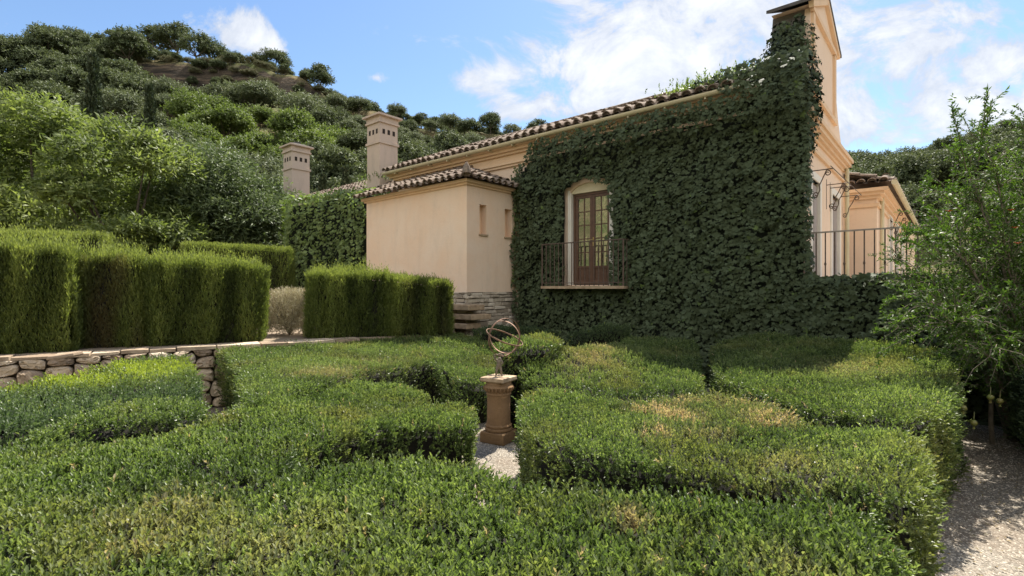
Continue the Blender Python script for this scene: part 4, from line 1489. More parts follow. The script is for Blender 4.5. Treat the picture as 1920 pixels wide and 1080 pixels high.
for (o, z0, z1) in ((.05, AE - .12, AE - .07), (.11, AE - .07, AE)):
    mb.box(AX0 - o, AX1 + o, AB0 - o, 9.99, z0, z1)
mb.build('cornice', M_MOULD, an_)
mt, me3 = MB(), MB()
s2 = .40
ov = .24
# front slope (towards -b) and right slope (towards +a) meeting on a hip
RW = AX1 - AX0 + 2 * ov
hyp = math.hypot(1, s2)
tile_roof(mt, me3, (AX0 - ov, AB0 - ov, AE + .03), (1, 0, 0), (0, 1, s2), (0, 0, 1), RW, 2.05 * hyp, keep=lambda u, q: u < RW - q / hyp, sheet=False)
tile_roof(mt, me3, (AX1 + ov, AB0 - ov, AE + .03), (0, 1, 0), (-1, 0, s2), (0, 0, 1), 2.04, 2.05 * hyp, keep=lambda u, q: u > q / hyp, sheet=False)
zt_ = AE + .01
mt.add([(AX0 - ov, AB0 - ov, zt_), (AX1 + ov, AB0 - ov, zt_), (AX1 + ov - 2.03, AB0 - ov + 2.03, zt_ + 2.03 * s2), (AX0 - ov, AB0 - ov + 2.03, zt_ + 2.03 * s2)], [(0, 1, 2, 3)])
mt.add([(AX1 + ov, AB0 - ov, zt_), (AX1 + ov, AB0 - ov + 2.03, zt_), (AX1 + ov - 2.03, AB0 - ov + 2.03, zt_ + 2.03 * s2)], [(0, 1, 2)])
rr_ = roof_build(mt, me3, an_)
mb = MB()
for i in range(5):
    s = i * .3
    mb.tube([(AX1 + ov - .04 - s, AB0 - ov + .04 + s, AE + .10 + s * s2 * .95), (AX1 + ov - .34 - s, AB0 - ov + .34 + s, AE + .11 + (s + .3) * s2 * .95)], [.105, .09], 10)
mb.tube([(AX1 + ov - .03, AB0 - ov + .03, AE + .08), (AX1 + ov - .03, AB0 - ov + .03, AE + .16), (AX1 + ov - .03, AB0 - ov + .03, AE + .24), (AX1 + ov - .03, AB0 - ov + .03, AE + .33)], [.10, .085, .07, .02], 8)
mb.build('hip_tiles', M_TILE, rr_, smooth=True)
# coursed stone base: two faces
mb = MB(); mb.box(AX0, AX1 - .03, AB0 + .03, 9.99, -.2, zst - .004); mb.build('stone_core', M_MORTAR, an_)
r3 = np.random.default_rng(9)


def courses(w, h, hmin, hmax, wmin, wmax):
    cells = []
    v = 0
    while v < h - .02:
        hh = min(r3.uniform(hmin, hmax), h - v)
        u = -r3.uniform(0, wmin)
        while u < w:
            ww = r3.uniform(wmin, wmax)
            u0, u1 = max(u, 0), min(u + ww, w)
            if u1 - u0 > .03:
                j = lambda: r3.normal(0, .006)
                cells.append([np.array((u0 + j(), v + j())), np.array((u1 + j(), v + j())), np.array((u1 + j(), v + hh + j())), np.array((u0 + j(), v + hh + j()))])
            u += ww
        v += hh
    return cells


def sq_stones(cells, depth, to3, seed, rgh=.004):
    r = np.random.default_rng(seed)
    V, Fc, T = [], [], []
    for P in cells:
        P = np.array(P)
        c = P.mean(0)
        e = (P.max(0) - P.min(0))
        k = len(V)
        d = depth * r.uniform(.5, 1.3)
        tone = r.uniform(0, 1)
        for (ins, o) in ((.004, -.02), (.004, d * .6), (.016, d)):
            for p in P:
                s = np.maximum(1 - 2 * ins / e, .2)
                qv = c + (p - c) * s
                V.append(to3(qv[0], qv[1], o + r.normal(0, rgh) * (o > 0))); T.append(tone)
        for ri in range(2):
            for i in range(4):
                jx = (i + 1) % 4
                Fc.append((k + ri * 4 + i, k + ri * 4 + jx, k + ri * 4 + 4 + jx, k + ri * 4 + 4 + i))
        Fc.append((k + 8, k + 9, k + 10, k + 11))
    return V, Fc, T


ce = courses(1.78, zst, .06, .13, .14, .42)
V, Fc, T = sq_stones(ce, .05, lambda u, v, o: (AX1 - .035 + o, AB0 + u, v), 1)
mk('stone_base', V, Fc, M_STONE2, an_, {'tone': T})
ce = courses(2.0, zst, .06, .13, .14, .42)
V, Fc, T = sq_stones(ce, .05, lambda u, v, o: (AX1 - 2.0 + u, AB0 + .035 - o, v), 2)
mk('stone_base', V, Fc, M_STONE2, an_, {'tone': T})
for (z, r_, b_) in ((1.40, .36, .22), (1.19, .46, .34), (.98, .30, .16)):
    m = MB(); m.box(AX1 - .9, AX1 + r_, AB0 - .30, AB0 + b_, z, z + .12)
    m.build('stone_tread', M_TERRATOP, an_, bevel=.012)

# ------------------------------------------------------------------ rear wing with the two chimneys
rwg = thing('rear_wing', 'low rear wing with pale lit tiled roof between annexe and trees, carrying two square chimneys', 'building', (-14, 10, 0), house=True)
mb = MB(); mb.box(-22.5, -13.41, 10.4, 15, -.2, H + 3.2); mb.build('wall', M_PLASTER, rwg)
mt, me4 = MB(), MB()
tile_roof(mt, me4, (-22.9, 9.9, H + 3.30), (1, 0, 0), (0, 1, .50), (0, 0, 1), 9.3, 2.6)
rr_ = roof_build(mt, me4, rwg)


def chimney(px, Y, ztop, wpx):
    X = (px - 960) / F * Y
    a, b = w2ab(X, Y)
    s = .36
    zt = ztop
    m = MB()
    m.box(a - s, a + s, b - s, b + s, 2.0, zt - 1.05)
    m.box(a - s - .04, a + s + .04, b - s - .04, b + s + .04, zt - 1.05, zt - .97)
    m.box(a - s, a + s, b - s, b + s, zt - .97, zt - .30)
    m.box(a - s - .05, a + s + .05, b - s - .05, b + s + .05, zt - .36, zt - .30)
    m.box(a - s - .02, a + s + .02, b - s - .02, b + s + .02, zt - .30, zt - .14)
    m.box(a - s - .12, a + s + .12, b - s - .12, b + s + .12, zt - .14, zt - .08)
    ch = m.build('chimney', M_CHIM, rwg)
    m = MB()
    V = [(a + sx * (s + .12), b + sy * (s + .12), zt - .08) for sx, sy in ((-1, -1), (1, -1), (1, 1), (-1, 1))] + [(a + sx * .12, b + sy * .12, zt + .04) for sx, sy in ((-1, -1), (1, -1), (1, 1), (-1, 1))]
    m.add(V, [(0, 1, 5, 4), (1, 2, 6, 5), (2, 3, 7, 6), (3, 0, 4, 7), (4, 5, 6, 7)])
    m.box(a - .12, a + .12, b - .12, b + .12, zt + .04, zt + .10)
    m.build('chimney_cap', M_CAPST, ch)
    for k in (-1, 0, 1):
        m = MB(); m.box(a + k * .2 - .05, a + k * .2 + .05, b - s - .004, b - s + .05, zt - .72, zt - .56); m.build('vent', M_DARK, ch)
        m = MB(); m.box(a + s - .05, a + s + .004, b + k * .2 - .05, b + k * .2 + .05, zt - .72, zt - .56); m.build('vent', M_DARK, ch)
    return ch


chimney(717, 17.3, H + 5.85, 63)
chimney(556, 20.3, H + 5.70, 53)

# ------------------------------------------------------------------ ivy
W_IVY = sines(21, 12, .5, 1.6)
W_IVY2 = sines(22, 12, .15, .5)


def ivy_leaves(P, outn, mat, parent, size=.082, sun=None, house_=True, kind='ivy', name='foliage', tonebase=.45, dry=None):
    n = len(P)
    D = nrm(np.array((0, 0, -.85)) + .55 * rand_unit(n) + .30 * outn)
    N = nrm(outn + np.array((0, 0, .35)) + .55 * rand_unit(n))
    L = size * rng.choice([.5, .75, .95, 1.15, 1.5], n, p=[.14, .28, .32, .19, .07]) * rng.uniform(.85, 1.15, n)
    if dry is None: dry = ((rng.random(n) < .02) * rng.uniform(.2, .8, n))
    V, Fc, idx = leaf_mesh(P, D, N, L * .8, L * 1.05, kind)
    tone = np.clip(tonebase + .16 * wob(P, W_IVY) + .12 * wob(P, W_IVY2) + rng.normal(0, .22, n), 0, 1)
    at = {'tone': tone[idx]}
    if dry is not None: at['dry'] = dry[idx]
    return mk(name, V, Fc, mat, parent, at)


ivy = thing('climbing_ivy', 'dense dark green ivy covering the house wall around the balcony door up to the gable', 'climbing plant', (-5, 9.95, 0), house=True)


def hole_mask(a, z, g=0.0):
    top = DZ1 + .08 + .20 * np.sin(np.pi * np.clip((a - DA0) / (DA1 - DA0), 0, 1)) ** .8
    return (a > DA0 - .10 + g) & (a < DA1 + .09 - g) & (z > 1.93) & (z < top - g)


N = int(7.2 * 5.7 * 580)
a = rng.uniform(-8.45, -1.80, N); z = rng.uniform(0.0, EZ + .35, N)
P = np.stack([a, np.zeros(N), z], 1)
lft = -8.36 + np.clip((z - 4.6) * .75, 0, 1) + .10 * wob(P, W_IVY2)
keep = (a > lft) & ~hole_mask(a, z, .03 + .04 * wob(P, W_IVY2)) & ((z < EZ - .13 + .03 * wob(P, W_IVY2)) | (a > -3.1 + .25 * wob(P, W_IVY2)))
a, z, P = a[keep], z[keep], P[keep]
over = np.clip((z - EZ + .80) / .26, 0, 1) * np.clip((a + 7.9 + .2 * wob(P, W_IVY2)) / .5, 0, 1)
b = 9.93 - .07 * (1 + wob(P, W_IVY)) - .045 * (1 + wob(P, W_IVY2)) - rng.uniform(0, .07, len(a)) - .24 * over
b = b - .10 * np.clip(1 - z / 1.0, 0, 1) * 0
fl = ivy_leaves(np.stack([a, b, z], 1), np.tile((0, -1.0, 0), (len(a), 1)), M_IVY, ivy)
# dark backing sheet, its colour stands in for shade in the leaf gaps
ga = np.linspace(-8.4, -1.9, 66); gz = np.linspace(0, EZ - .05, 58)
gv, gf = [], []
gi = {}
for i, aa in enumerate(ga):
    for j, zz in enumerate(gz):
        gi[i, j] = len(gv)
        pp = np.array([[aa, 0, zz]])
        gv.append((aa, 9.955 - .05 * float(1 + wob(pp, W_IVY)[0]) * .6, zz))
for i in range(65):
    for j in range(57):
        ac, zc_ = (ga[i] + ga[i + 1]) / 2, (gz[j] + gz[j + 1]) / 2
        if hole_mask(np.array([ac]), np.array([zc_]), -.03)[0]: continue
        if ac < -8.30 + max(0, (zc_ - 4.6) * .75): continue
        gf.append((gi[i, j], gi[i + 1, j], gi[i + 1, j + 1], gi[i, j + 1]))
mk('dark_backing', gv, gf, M_CORE_IVY, ivy)
# ragged growth over the corner, up the gable side and over the eaves end
blobs = [((-2.35, 10.1, 5.1), (.65, .40, .60), 1500), ((-2.35, 10.3, 5.75), (.55, .50, .50), 1400), ((-2.3, 10.5, 6.25), (.36, .32, .46), 700), ((-2.35, 10.55, 6.62), (.20, .16, .26), 170),
         ((-2.85, 10.3, 5.85), (.5, .5, .3), 600), ((-3.4, 9.95, 5.75), (.5, .35, .16), 350), ((-2.0, 10.2, 5.6), (.32, .42, .55), 700), ((-1.95, 10.25, 4.9), (.22, .42, .7), 650),
         ((-2.05, 10.62, 6.45), (.22, .3, .4), 260), ((-2.1, 10.58, 6.85), (.08, .06, .14), 35)]
Ps, Os = [], []
for (c, r, m) in blobs:
    dv = rand_unit(m)
    rr = rng.uniform(.75, 1.12, m)[:, None]
    p = np.array(c) + dv * np.array(r) * rr
    Ps.append(p); Os.append(nrm(dv / np.array(r)))
P = np.concatenate(Ps); O = np.concatenate(Os)
# leaves on the facade return
N = 1500
z = rng.uniform(.2, 5.0, N)
zz3 = np.stack([np.zeros(N), np.zeros(N), z], 1)
bm_ = 10.22 + .28 * np.abs(wob(zz3 + 3, W_IVY)) + .15 * wob(zz3, W_IVY2)
b = 9.85 + rng.random(N) ** 1.3 * np.maximum(bm_ - 9.85, .08)
P = np.concatenate([P, np.stack([np.full(N, GA1 + .03) + rng.uniform(0, .10, N), b, z], 1)])
O = np.concatenate([O, np.tile((1.0, -.2, .1), (N, 1))])
ivy_leaves(P, nrm(O), M_IVY, ivy, size=.078, name='foliage', tonebase=.55)
mb = MB()
for (c, r, m) in blobs[:3]:
    V, Fc = [], []
    for i in range(9):
        th = math.pi * i / 8
        for j in range(12):
            ph_ = 2 * math.pi * j / 12
            V.append((c[0] + .68 * r[0] * math.sin(th) * math.cos(ph_), c[1] + .68 * r[1] * math.sin(th) * math.sin(ph_), c[2] + .68 * r[2] * math.cos(th)))
    for i in range(8):
        for j in range(12): Fc.append((i * 12 + j, i * 12 + (j + 1) % 12, (i + 1) * 12 + (j + 1) % 12, (i + 1) * 12 + j))
    mb.add(V, Fc)
mb.build('dark_backing', M_CORE_IVY, ivy)  # dark shells inside the growth, coloured as the shade between leaves
# trailing shoots beside the annexe windows
n = 420
z = rng.uniform(1.9, 5.0, n)
b = 9.94 - rng.random(n) ** 2 * (.10 + .14 * np.abs(np.sin(z * 2.3)))
ivy_leaves(np.stack([np.full(n, AX1 + .04) + rng.uniform(0, .08, n), b, z], 1), np.tile((1.0, -.3, 0), (n, 1)), M_IVY2, ivy, size=.06)

iv2 = thing('climbing_ivy', 'ivy bank covering the terrace retaining wall below the iron railing', 'climbing plant', (1, 9.95, 0), house=True)
N = int(5.2 * 2.1 * 620)
a = rng.uniform(-1.85, 3.3, N); z = rng.uniform(0, 2.12, N)
P = np.stack([a, np.zeros(N), z], 1)
b = 9.90 - .10 * (1 + wob(P, W_IVY)) - .05 * (1 + wob(P, W_IVY2)) - rng.uniform(0, .08, N) - .12 * np.sin(np.clip(z / 2.12, 0, 1) * math.pi)
on = np.tile((0, -1.0, 0), (N, 1)).astype(float)
M2 = int(5.2 * .6 * 700)
a2 = rng.uniform(-1.85, 3.3, M2); b2 = rng.uniform(9.72, 10.22, M2)
P2 = np.stack([a2, b2, np.zeros(M2)], 1)
z2 = 2.06 + .06 * wob(P2, W_IVY) + .05 * wob(P2, W_IVY2) + rng.uniform(-.03, .06, M2) - ((b2 - 9.97) / .3) ** 2 * .12
ivy_leaves(np.concatenate([np.stack([a, b, z], 1), np.stack([a2, b2, z2], 1)]), np.concatenate([on, np.tile((0, -.35, 1.0), (M2, 1))]), M_IVY, iv2)
mb = MB(); mb.box(-1.88, 3.3, 9.86, 10.01, 0, 2.0); mb.build('dark_backing', M_CORE_IVY, iv2)  # dark slab behind the bank's leaves, coloured as shade

# creeper covered garden wall left of the annexe
pa0 = np.array(((684 - 960) / F * 14.9, 14.9)); pa1 = np.array(((521 - 960) / F * 16.4, 16.4))
cd = nrm(pa1 - pa0); cl_ = np.linalg.norm(pa1 - pa0)
cn = np.array((cd[1], -cd[0]));  cn = cn if cn[1] < 0 else -cn
cw = thing('creeper_wall', 'wall wholly covered in lit green creeper between the trees and the annexe', 'climbing plant', ((pa0 + pa1)[0] / 2, (pa0 + pa1)[1] / 2, .9))
CT = 4.80
Pl, Ol = [], []
N = int(cl_ * 3.9 * 330)
s = rng.uniform(-.05, cl_, N); z = rng.uniform(.9, CT, N)
edge = np.clip((s - (cl_ - .55)) / .55, 0, 1)
p = pa0 + s[:, None] * cd - cn * (edge ** 2 * .5)[:, None]
P3 = np.concatenate([p, z[:, None]], 1)
bu = .10 * wob(P3, W_IVY) + .06 * wob(P3, W_IVY2) + rng.uniform(0, .12, N) - np.clip((z - CT + .5) / .5, 0, 1) ** 2 * .3
bu = bu + .25 * np.clip(1 - np.abs(z - 2.2) / 1.6, 0, 1) * edge * -1.0
P3[:, :2] += cn * bu[:, None]
P3[:, 2] -= edge ** 2 * .25 * (z > CT - .8)
Pl.append(P3); Ol.append(np.tile((*cn, .1), (N, 1)))
N = int(cl_ * 1.4 * 330)
s = rng.uniform(-.05, cl_, N); w = rng.uniform(0, 1.4, N)
p = pa0 + s[:, None] * cd - cn * w[:, None]
P3 = np.concatenate([p, np.full((N, 1), CT)], 1)
P3[:, 2] += .10 * wob(P3, W_IVY) + .07 * wob(P3, W_IVY2) + rng.uniform(-.05, .12, N) - np.clip(1 - w / .4, 0, 1) ** 2 * .15 - np.clip((s - cl_ + .5) / .5, 0, 1) ** 2 * .3
Pl.append(P3); Ol.append(np.tile((*(cn * .3), 1.0), (N, 1)))
N = int(1.4 * 3.9 * 330)
w = rng.uniform(.2, 1.5, N); z = rng.uniform(.9, CT - .2, N)
p = pa0 + cd * cl_ - cn * w[:, None]
P3 = np.concatenate([p, z[:, None]], 1)
P3[:, :2] += cd * (.08 * wob(P3, W_IVY) + rng.uniform(-.05, .12, N))[:, None]
Pl.append(P3); Ol.append(np.tile((*cd, .1), (N, 1)))
ivy_leaves(np.concatenate(Pl), nrm(np.concatenate(Ol)), M_IVY2, cw, size=.095, tonebase=.66)
mb = MB()
q0, q1 = pa0 - cd * .02 - cn * .12, pa0 + cd * (cl_ - .35) - cn * .12
mb.add([(*q0, .9), (*q1, .9), (*(q1 - cn * 1.2), .9), (*(q0 - cn * 1.2), .9), (*q0, CT - .15), (*q1, CT - .3), (*(q1 - cn * 1.2), CT - .3), (*(q0 - cn * 1.2), CT - .15)],
       [(0, 1, 5, 4), (1, 2, 6, 5), (2, 3, 7, 6), (3, 0, 4, 7), (4, 5, 6, 7)])
mb.build('wall_core', M_CORE_IVY, cw)


# ------------------------------------------------------------------ trees
def crown_points(nclump, nper, radii, center, rcl, seed, flat=.75, shell=.45, lower=-.55):
    r = np.random.default_rng(seed)
    C = []
    while len(C) < nclump:
        d = r.normal(size=3); d /= np.linalg.norm(d)
        if d[2] < lower: continue
        C.append(d * (shell + (1 - shell) * r.random() ** .6))
    C = np.array(C) * np.array(radii) + np.array(center)
    rc = rcl * r.uniform(.5, 1.4, nclump)
    P, O, K = [], [], []
    for i in range(nclump):
        d = nrm(r.normal(size=(nper, 3)))
        d[:, 2] = np.where(d[:, 2] < -.3, -d[:, 2] * .6, d[:, 2])
        rad_ = (.45 + .6 * r.random(nper) ** .5) * rc[i]
        p = C[i] + d * rad_[:, None] * np.array((1, 1, flat))
        P.append(p); O.append(d); K.append(np.full(nper, i))
    return np.concatenate(P), np.concatenate(O), np.concatenate(K), C, r


def tree_parts(t, base, center, radii, nclump, nper, rcl, seed, L, Wd, mat, trunk_r, nlimb=9, sprig=5, slen=.2, kind='q', droop=.3, shell=.45, lower=-.55, flat=.75):
    P, O, K, C, r = crown_points(nclump, nper, radii, center, rcl, seed, shell=shell, lower=lower, flat=flat)
    A = nrm(O + np.array((0, 0, .35)) + .4 * nrm(r.normal(size=P.shape)))
    V, Fc, idx, sp, tv = sprigs(P, A, slen * r.uniform(.6, 1.2, len(P)), sprig, L, Wd, kind, alpha=(35, 75), droop=droop)
    ct = r.normal(0, .10, nclump)
    tone = np.clip(.48 + ct[K][sp] + r.normal(0, .13, len(P))[sp] + .12 * (tv - .5), 0, 1)
    mk('crown', V, Fc, mat, t, {'tone': tone})
    m = MB()
    base = np.array(base, float)
    fork = base + (np.array(center) - base) * .45
    fork[2] = base[2] + (center[2] - radii[2] * .55 - base[2]) * .9
    midp = (base + fork) / 2 + np.array((r.normal(0, .08), r.normal(0, .08), 0)) * trunk_r * 6
    m.tube([base, midp, fork], [trunk_r, trunk_r * .8, trunk_r * .65], 8)
    for i in r.choice(nclump, min(nlimb, nclump), replace=False):
        e = C[i]
        mid = fork * .45 + e * .55 + np.array((0, 0, -.08 * np.linalg.norm(e - fork)))
        m.tube([fork, mid, e], [trunk_r * .45, trunk_r * .28, trunk_r * .08], 6)
    m.build('trunk', M_BARK, t, smooth=True)
    return t


def big_tree(label, px, Y, ztop, rx, seed, mat, nclump=70, nper=85, L=.16, Wd=.05, base_z=.9, zc=None, rz=None, cat='tree', name='broadleaf_tree', rcl=.85):
    X = (px - 960) / F * Y
    rz = rz or (ztop - base_z) * .48
    zc = zc or ztop - rz
    t = thing(name, label, cat, (X, Y, base_z))
    return tree_parts(t, (X, Y, base_z), (X, Y, zc), (rx * .82, rx * .8, rz * .86), nclump, nper, rcl, seed, L, Wd, mat, .16, slen=.26, lower=-.8, shell=.68)


big_tree('large light green tree at the left edge, tallest of the garden trees below the hill', 70, 17.0, H + 6.5, 2.9, 31, M_TREE, 62, 125, L=.20, Wd=.07, rcl=.88)
big_tree('bright green tree leaning over the hedges, right half of the left garden trees', 235, 15.5, H + 5.2, 2.0, 32, M_TREE, 42, 125, L=.19, Wd=.065, rcl=.74)
big_tree('grey green tree with drooping leaves left of the near chimney tower', 395, 18.0, H + 5.2, 1.9, 33, M_TREE2, 75, 85, rcl=.75)
big_tree('round grey green tree beside the creeper covered wall', 475, 18.5, H + 4.0, 1.45, 34, M_TREE2, 50, 80, rcl=.65)
big_tree('dark tree filling the shade between the light green tree and the grey green one', 325, 20.5, H + 5.0, 2.2, 35, M_TREE2, 60, 70)
big_tree('tree at the far left behind the tallest hedge, partly outside the photo', -130, 17.5, H + 5.6, 2.6, 36, M_TREE, 70, 80)

# hillside trees: a few grown once, then copied
PROTO = []


def proto(name, mat, center, radii, nclump, nper, rcl, seed, trunk_r, L, Wd, lower=-.3, sprig=4, shell=.5):
    t = thing(name, 'x', 'tree', (0, 0, 0))
    tree_parts(t, (0, 0, 0), center, radii, nclump, nper, rcl, seed, L, Wd, mat, trunk_r, nlimb=8, sprig=sprig, slen=.3, lower=lower, shell=shell)
    COL.objects.unlink(t)
    ch = list(t.children)
    for c in ch: COL.objects.unlink(c)
    return (t, ch)


oak_tall = [proto('holm_oak', M_OAK, (0, 0, 4.3), (2.4, 2.3, 1.75), 30, 44, .78, 41 + i, .20, .28, .15, lower=-.35, shell=.5) for i in range(3)]
oak_low = [proto('holm_oak', M_OAK, (0, 0, 2.4), (2.2, 2.1, 1.8), 34, 50, .80, 51 + i, .14, .28, .16) for i in range(2)]
olive = [proto('olive_tree', M_OLIVE, (0, 0, 2.0), (2.0, 2.0, 1.6), 36, 50, .85, 61 + i, .14, .26, .12) for i in range(2)]
bright = [proto('broadleaf_shrub', M_BRIGHT, (0, 0, 1.6), (1.7, 1.7, 1.3), 30, 50, .8, 71 + i, .08, .24, .15) for i in range(2)]


scrub = [proto('scrub_bush', M_SCRUB, (0, 0, 1.2), (1.9, 1.9, .9), 30, 40, .7, 81 + i, .06, .26, .10) for i in range(2)]


def plant_tree(pr, x, y, s, label, group, z=None, sq=1.0, cat='tree', first={}):
    t0, ch = pr
    t = t0.copy()
    COL.objects.link(t)
    t.location = (x, y, float(terrain_z(np.array([x]), np.array([y]))[0]) - .1 if z is None else z)
    t.rotation_euler = (0, 0, random.uniform(0, 6.28))
    t.scale = (s, s, s * sq)
    tag(t, label, cat, group)
    for c in ch:
        k = c.copy(); COL.objects.link(k); k.parent = t
    return t


# ridge line oaks (seen against the sky), one by one
ridge = [(-60, 1.25), (0, 1.3), (50, 1.15), (98, 1.3), (145, 1.15), (195, 1.25), (245, 1.15), (290, 1.2), (333, 1.25), (368, 1.1), (402, .95), (515, 1.0)]
for i, (px, s) in enumerate(ridge):
    Y = 86 + random.uniform(-2, 2)
    lab = {402: 'last oak of the ridge row at its right end, leaning over the bare brown slope', 515: 'lone flat topped oak standing apart on the brown ridge against the sky'}.get(px, 'dark holm oak on the left skyline of the hill, one of a close row')
    plant_tree(random.choice(oak_tall), (px - 960) / F * Y, Y, s, lab, 'oaks on the skyline')
Y = 86.5
plant_tree(oak_tall[1], (482 - 960) / F * Y, Y, .72, 'small oak touching the lone oak on the brown ridge', 'oaks on the skyline')
placed = []


def scatter(n, pxr, Yr, kinds, sc, label, group, mind, cond=None, tries=40):
    c = 0
    for _ in range(n * tries):
        if c >= n: break
        px = random.uniform(*pxr); Y = random.uniform(*Yr)
        if cond and not cond(px, Y): continue
        x = (px - 960) / F * Y
        if any((x - p[0]) ** 2 + (Y - p[1]) ** 2 < (mind * (.5 * (p[2] + 1))) ** 2 for p in placed): continue
        s = random.uniform(*sc)
        placed.append((x, Y, 1.0))
        plant_tree(random.choice(kinds), x, Y, s, label, group, sq=random.uniform(.85, 1.15))
        c += 1


bare = lambda px, Y: not (220 < px < 640 and Y > 71)
scatter(18, (370, 650), (47, 58), bright, (.8, 1.2), 'bright green leafy shrub on the hillside below the brown rocks', 'bright shrubs on the hillside', 2.4)
scatter(55, (-330, 260), (62, 83), oak_low, (.9, 1.3), 'dark oak low on the wooded left slope below the skyline row', 'oaks of the left slope', 2.9)
scatter(62, (-300, 640), (34, 66), olive + oak_low[:1], (.75, 1.2), 'grey green tree in the middle of the wooded hillside', 'grey trees of the hillside', 2.9)
scatter(26, (150, 720), (24, 40), olive + oak_low, (.7, 1.05), 'grey green tree at the foot of the hill behind the chimneys', 'trees at the foot of the hill', 2.5)
scatter(46, (600, 1020), (58, 78), oak_low + olive, (.5, .8), 'oak on the low right shoulder of the hill above the tiled roof', 'oaks of the right shoulder', 2.9)
scatter(26, (560, 980), (38, 60), oak_low + olive, (.7, 1.05), 'tree on the slope directly behind the two chimneys', 'trees behind the chimneys', 2.9)
scatter(60, (610, 990), (79, 89), oak_low + olive, (.3, .62), 'small tree on the sinking skyline behind the chimneys', 'small skyline trees', 1.35)
scatter(16, (1590, 2050), (84, 92), oak_tall, (.85, 1.15), 'dark oak on the far hilltop at right behind the pomegranate', 'oaks on the right hilltop', 3.3)
scatter(26, (1500, 2050), (34, 58), oak_low, (.7, 1.0), 'dark oak low on the far right slope behind the pomegranate', 'oaks of the right slope', 2.8)
scatter(44, (1560, 2100), (58, 84), oak_low, (.9, 1.3), 'dark oak on the far right slope behind the side wing', 'oaks of the right slope', 2.9)
# brush on the bare ridge
for i in range(170):
    px = random.uniform(225, 680); Y = random.uniform(73, 88)
    x = (px - 960) / F * Y
    plant_tree(random.choice(scrub * 3 + oak_low), x, Y, random.uniform(.22, .5), 'low scrubby bush on the bare brown ridge', 'scrub bushes on the ridge', cat='bush')


def cypress(px, Y, ytop, ybot, r, label, seed):
    X = (px - 960) / F * Y
    zt = H + (540 - ytop) / F * Y
    zb_ = float(terrain_z(np.array([X]), np.array([Y]))[0])
    t = thing('cypress_tree', label, 'tree', (X, Y, zb_))
    n = 2600
    rr = np.random.default_rng(seed)
    h = rr.random(n)
    prof_ = r * np.clip(np.sin(np.pi * np.clip(h * .93 + .09, 0, 1)) ** .6, 0, 1) * (1 - .55 * h)
    a = rr.uniform(0, 6.28, n)
    q = prof_ * rr.uniform(.6, 1.1, n)
    P = np.stack([X + q * np.cos(a), Y + q * np.sin(a), zb_ + .5 + h * (zt - zb_ - .7)], 1)
    A = nrm(np.stack([np.cos(a) * .3, np.sin(a) * .3, np.ones(n)], 1) + .15 * nrm(rr.normal(size=(n, 3))))
    V, Fc, idx, sp, tv = sprigs(P, A, .3, 4, .2, .08, 'q', alpha=(10, 35))
    mk('crown', V, Fc, M_CYP, t, {'tone': np.clip(.5 + rr.normal(0, .2, n), 0, 1)[sp]})
    m = MB(); m.tube([(X, Y, zb_ - .1), (X, Y, zb_ + (zt - zb_) * .8)], [.14, .03], 6); m.build('trunk', M_BARK, t)


cypress(175, 23.5, 104, 235, .50, 'tall slender dark cypress rising above the left garden trees', 1)
cypress(281, 24, 165, 280, .30, 'thin second cypress to the right of the tall dark one', 2)
cypress(606, 26, 332, 355, .22, 'tiny cypress tip beside the far chimney', 3)
cypress(648, 27, 318, 345, .26, 'tiny cypress tip between the two chimneys', 4)

# ------------------------------------------------------------------ pomegranate at the right
pt = thing('pomegranate_tree', 'wild pomegranate tree at the right edge arching over the path, with green fruit', 'tree', (6.35, 6.2, 0))
r4 = np.random.default_rng(77)
tw = MB()
leafP, leafA = [], []
dark_backing = []
targets = [(5.15, 6.0, 2.9), (5.3, 5.6, 3.3), (5.9, 6.4, 3.9), (5.5, 6.3, 3.75), (6.3, 5.9, 3.9), (6.9, 6.0, 3.6), (4.55, 5.6, 2.35), (4.75, 5.9, 1.85), (4.35, 5.3, 1.7), (4.2, 5.05, 1.42),
           (5.0, 5.3, 1.3), (5.4, 5.4, 2.3), (5.2, 5.9, 2.4), (5.75, 5.5, 2.8), (6.3, 5.4, 2.4), (6.5, 5.5, 3.1), (5.9, 5.3, 1.8), (6.2, 5.2, 1.2), (6.5, 5.4, .9), (5.85, 6.2, 1.5),
           (5.6, 6.4, 1.9), (6.9, 5.8, 2.2), (5.5, 5.9, 1.2), (4.75, 5.0, 1.25), (5.45, 6.9, 1.3), (5.2, 6.9, 2.0), (5.6, 7.0, 2.6), (6.1, 7.1, 3.2), (4.9, 6.5, 2.1), (4.75, 5.7, 2.75), (5.9, 5.9, 3.4), (6.3, 5.5, 1.7), (6.6, 5.1, 1.5), (5.15, 5.5, 1.7)]
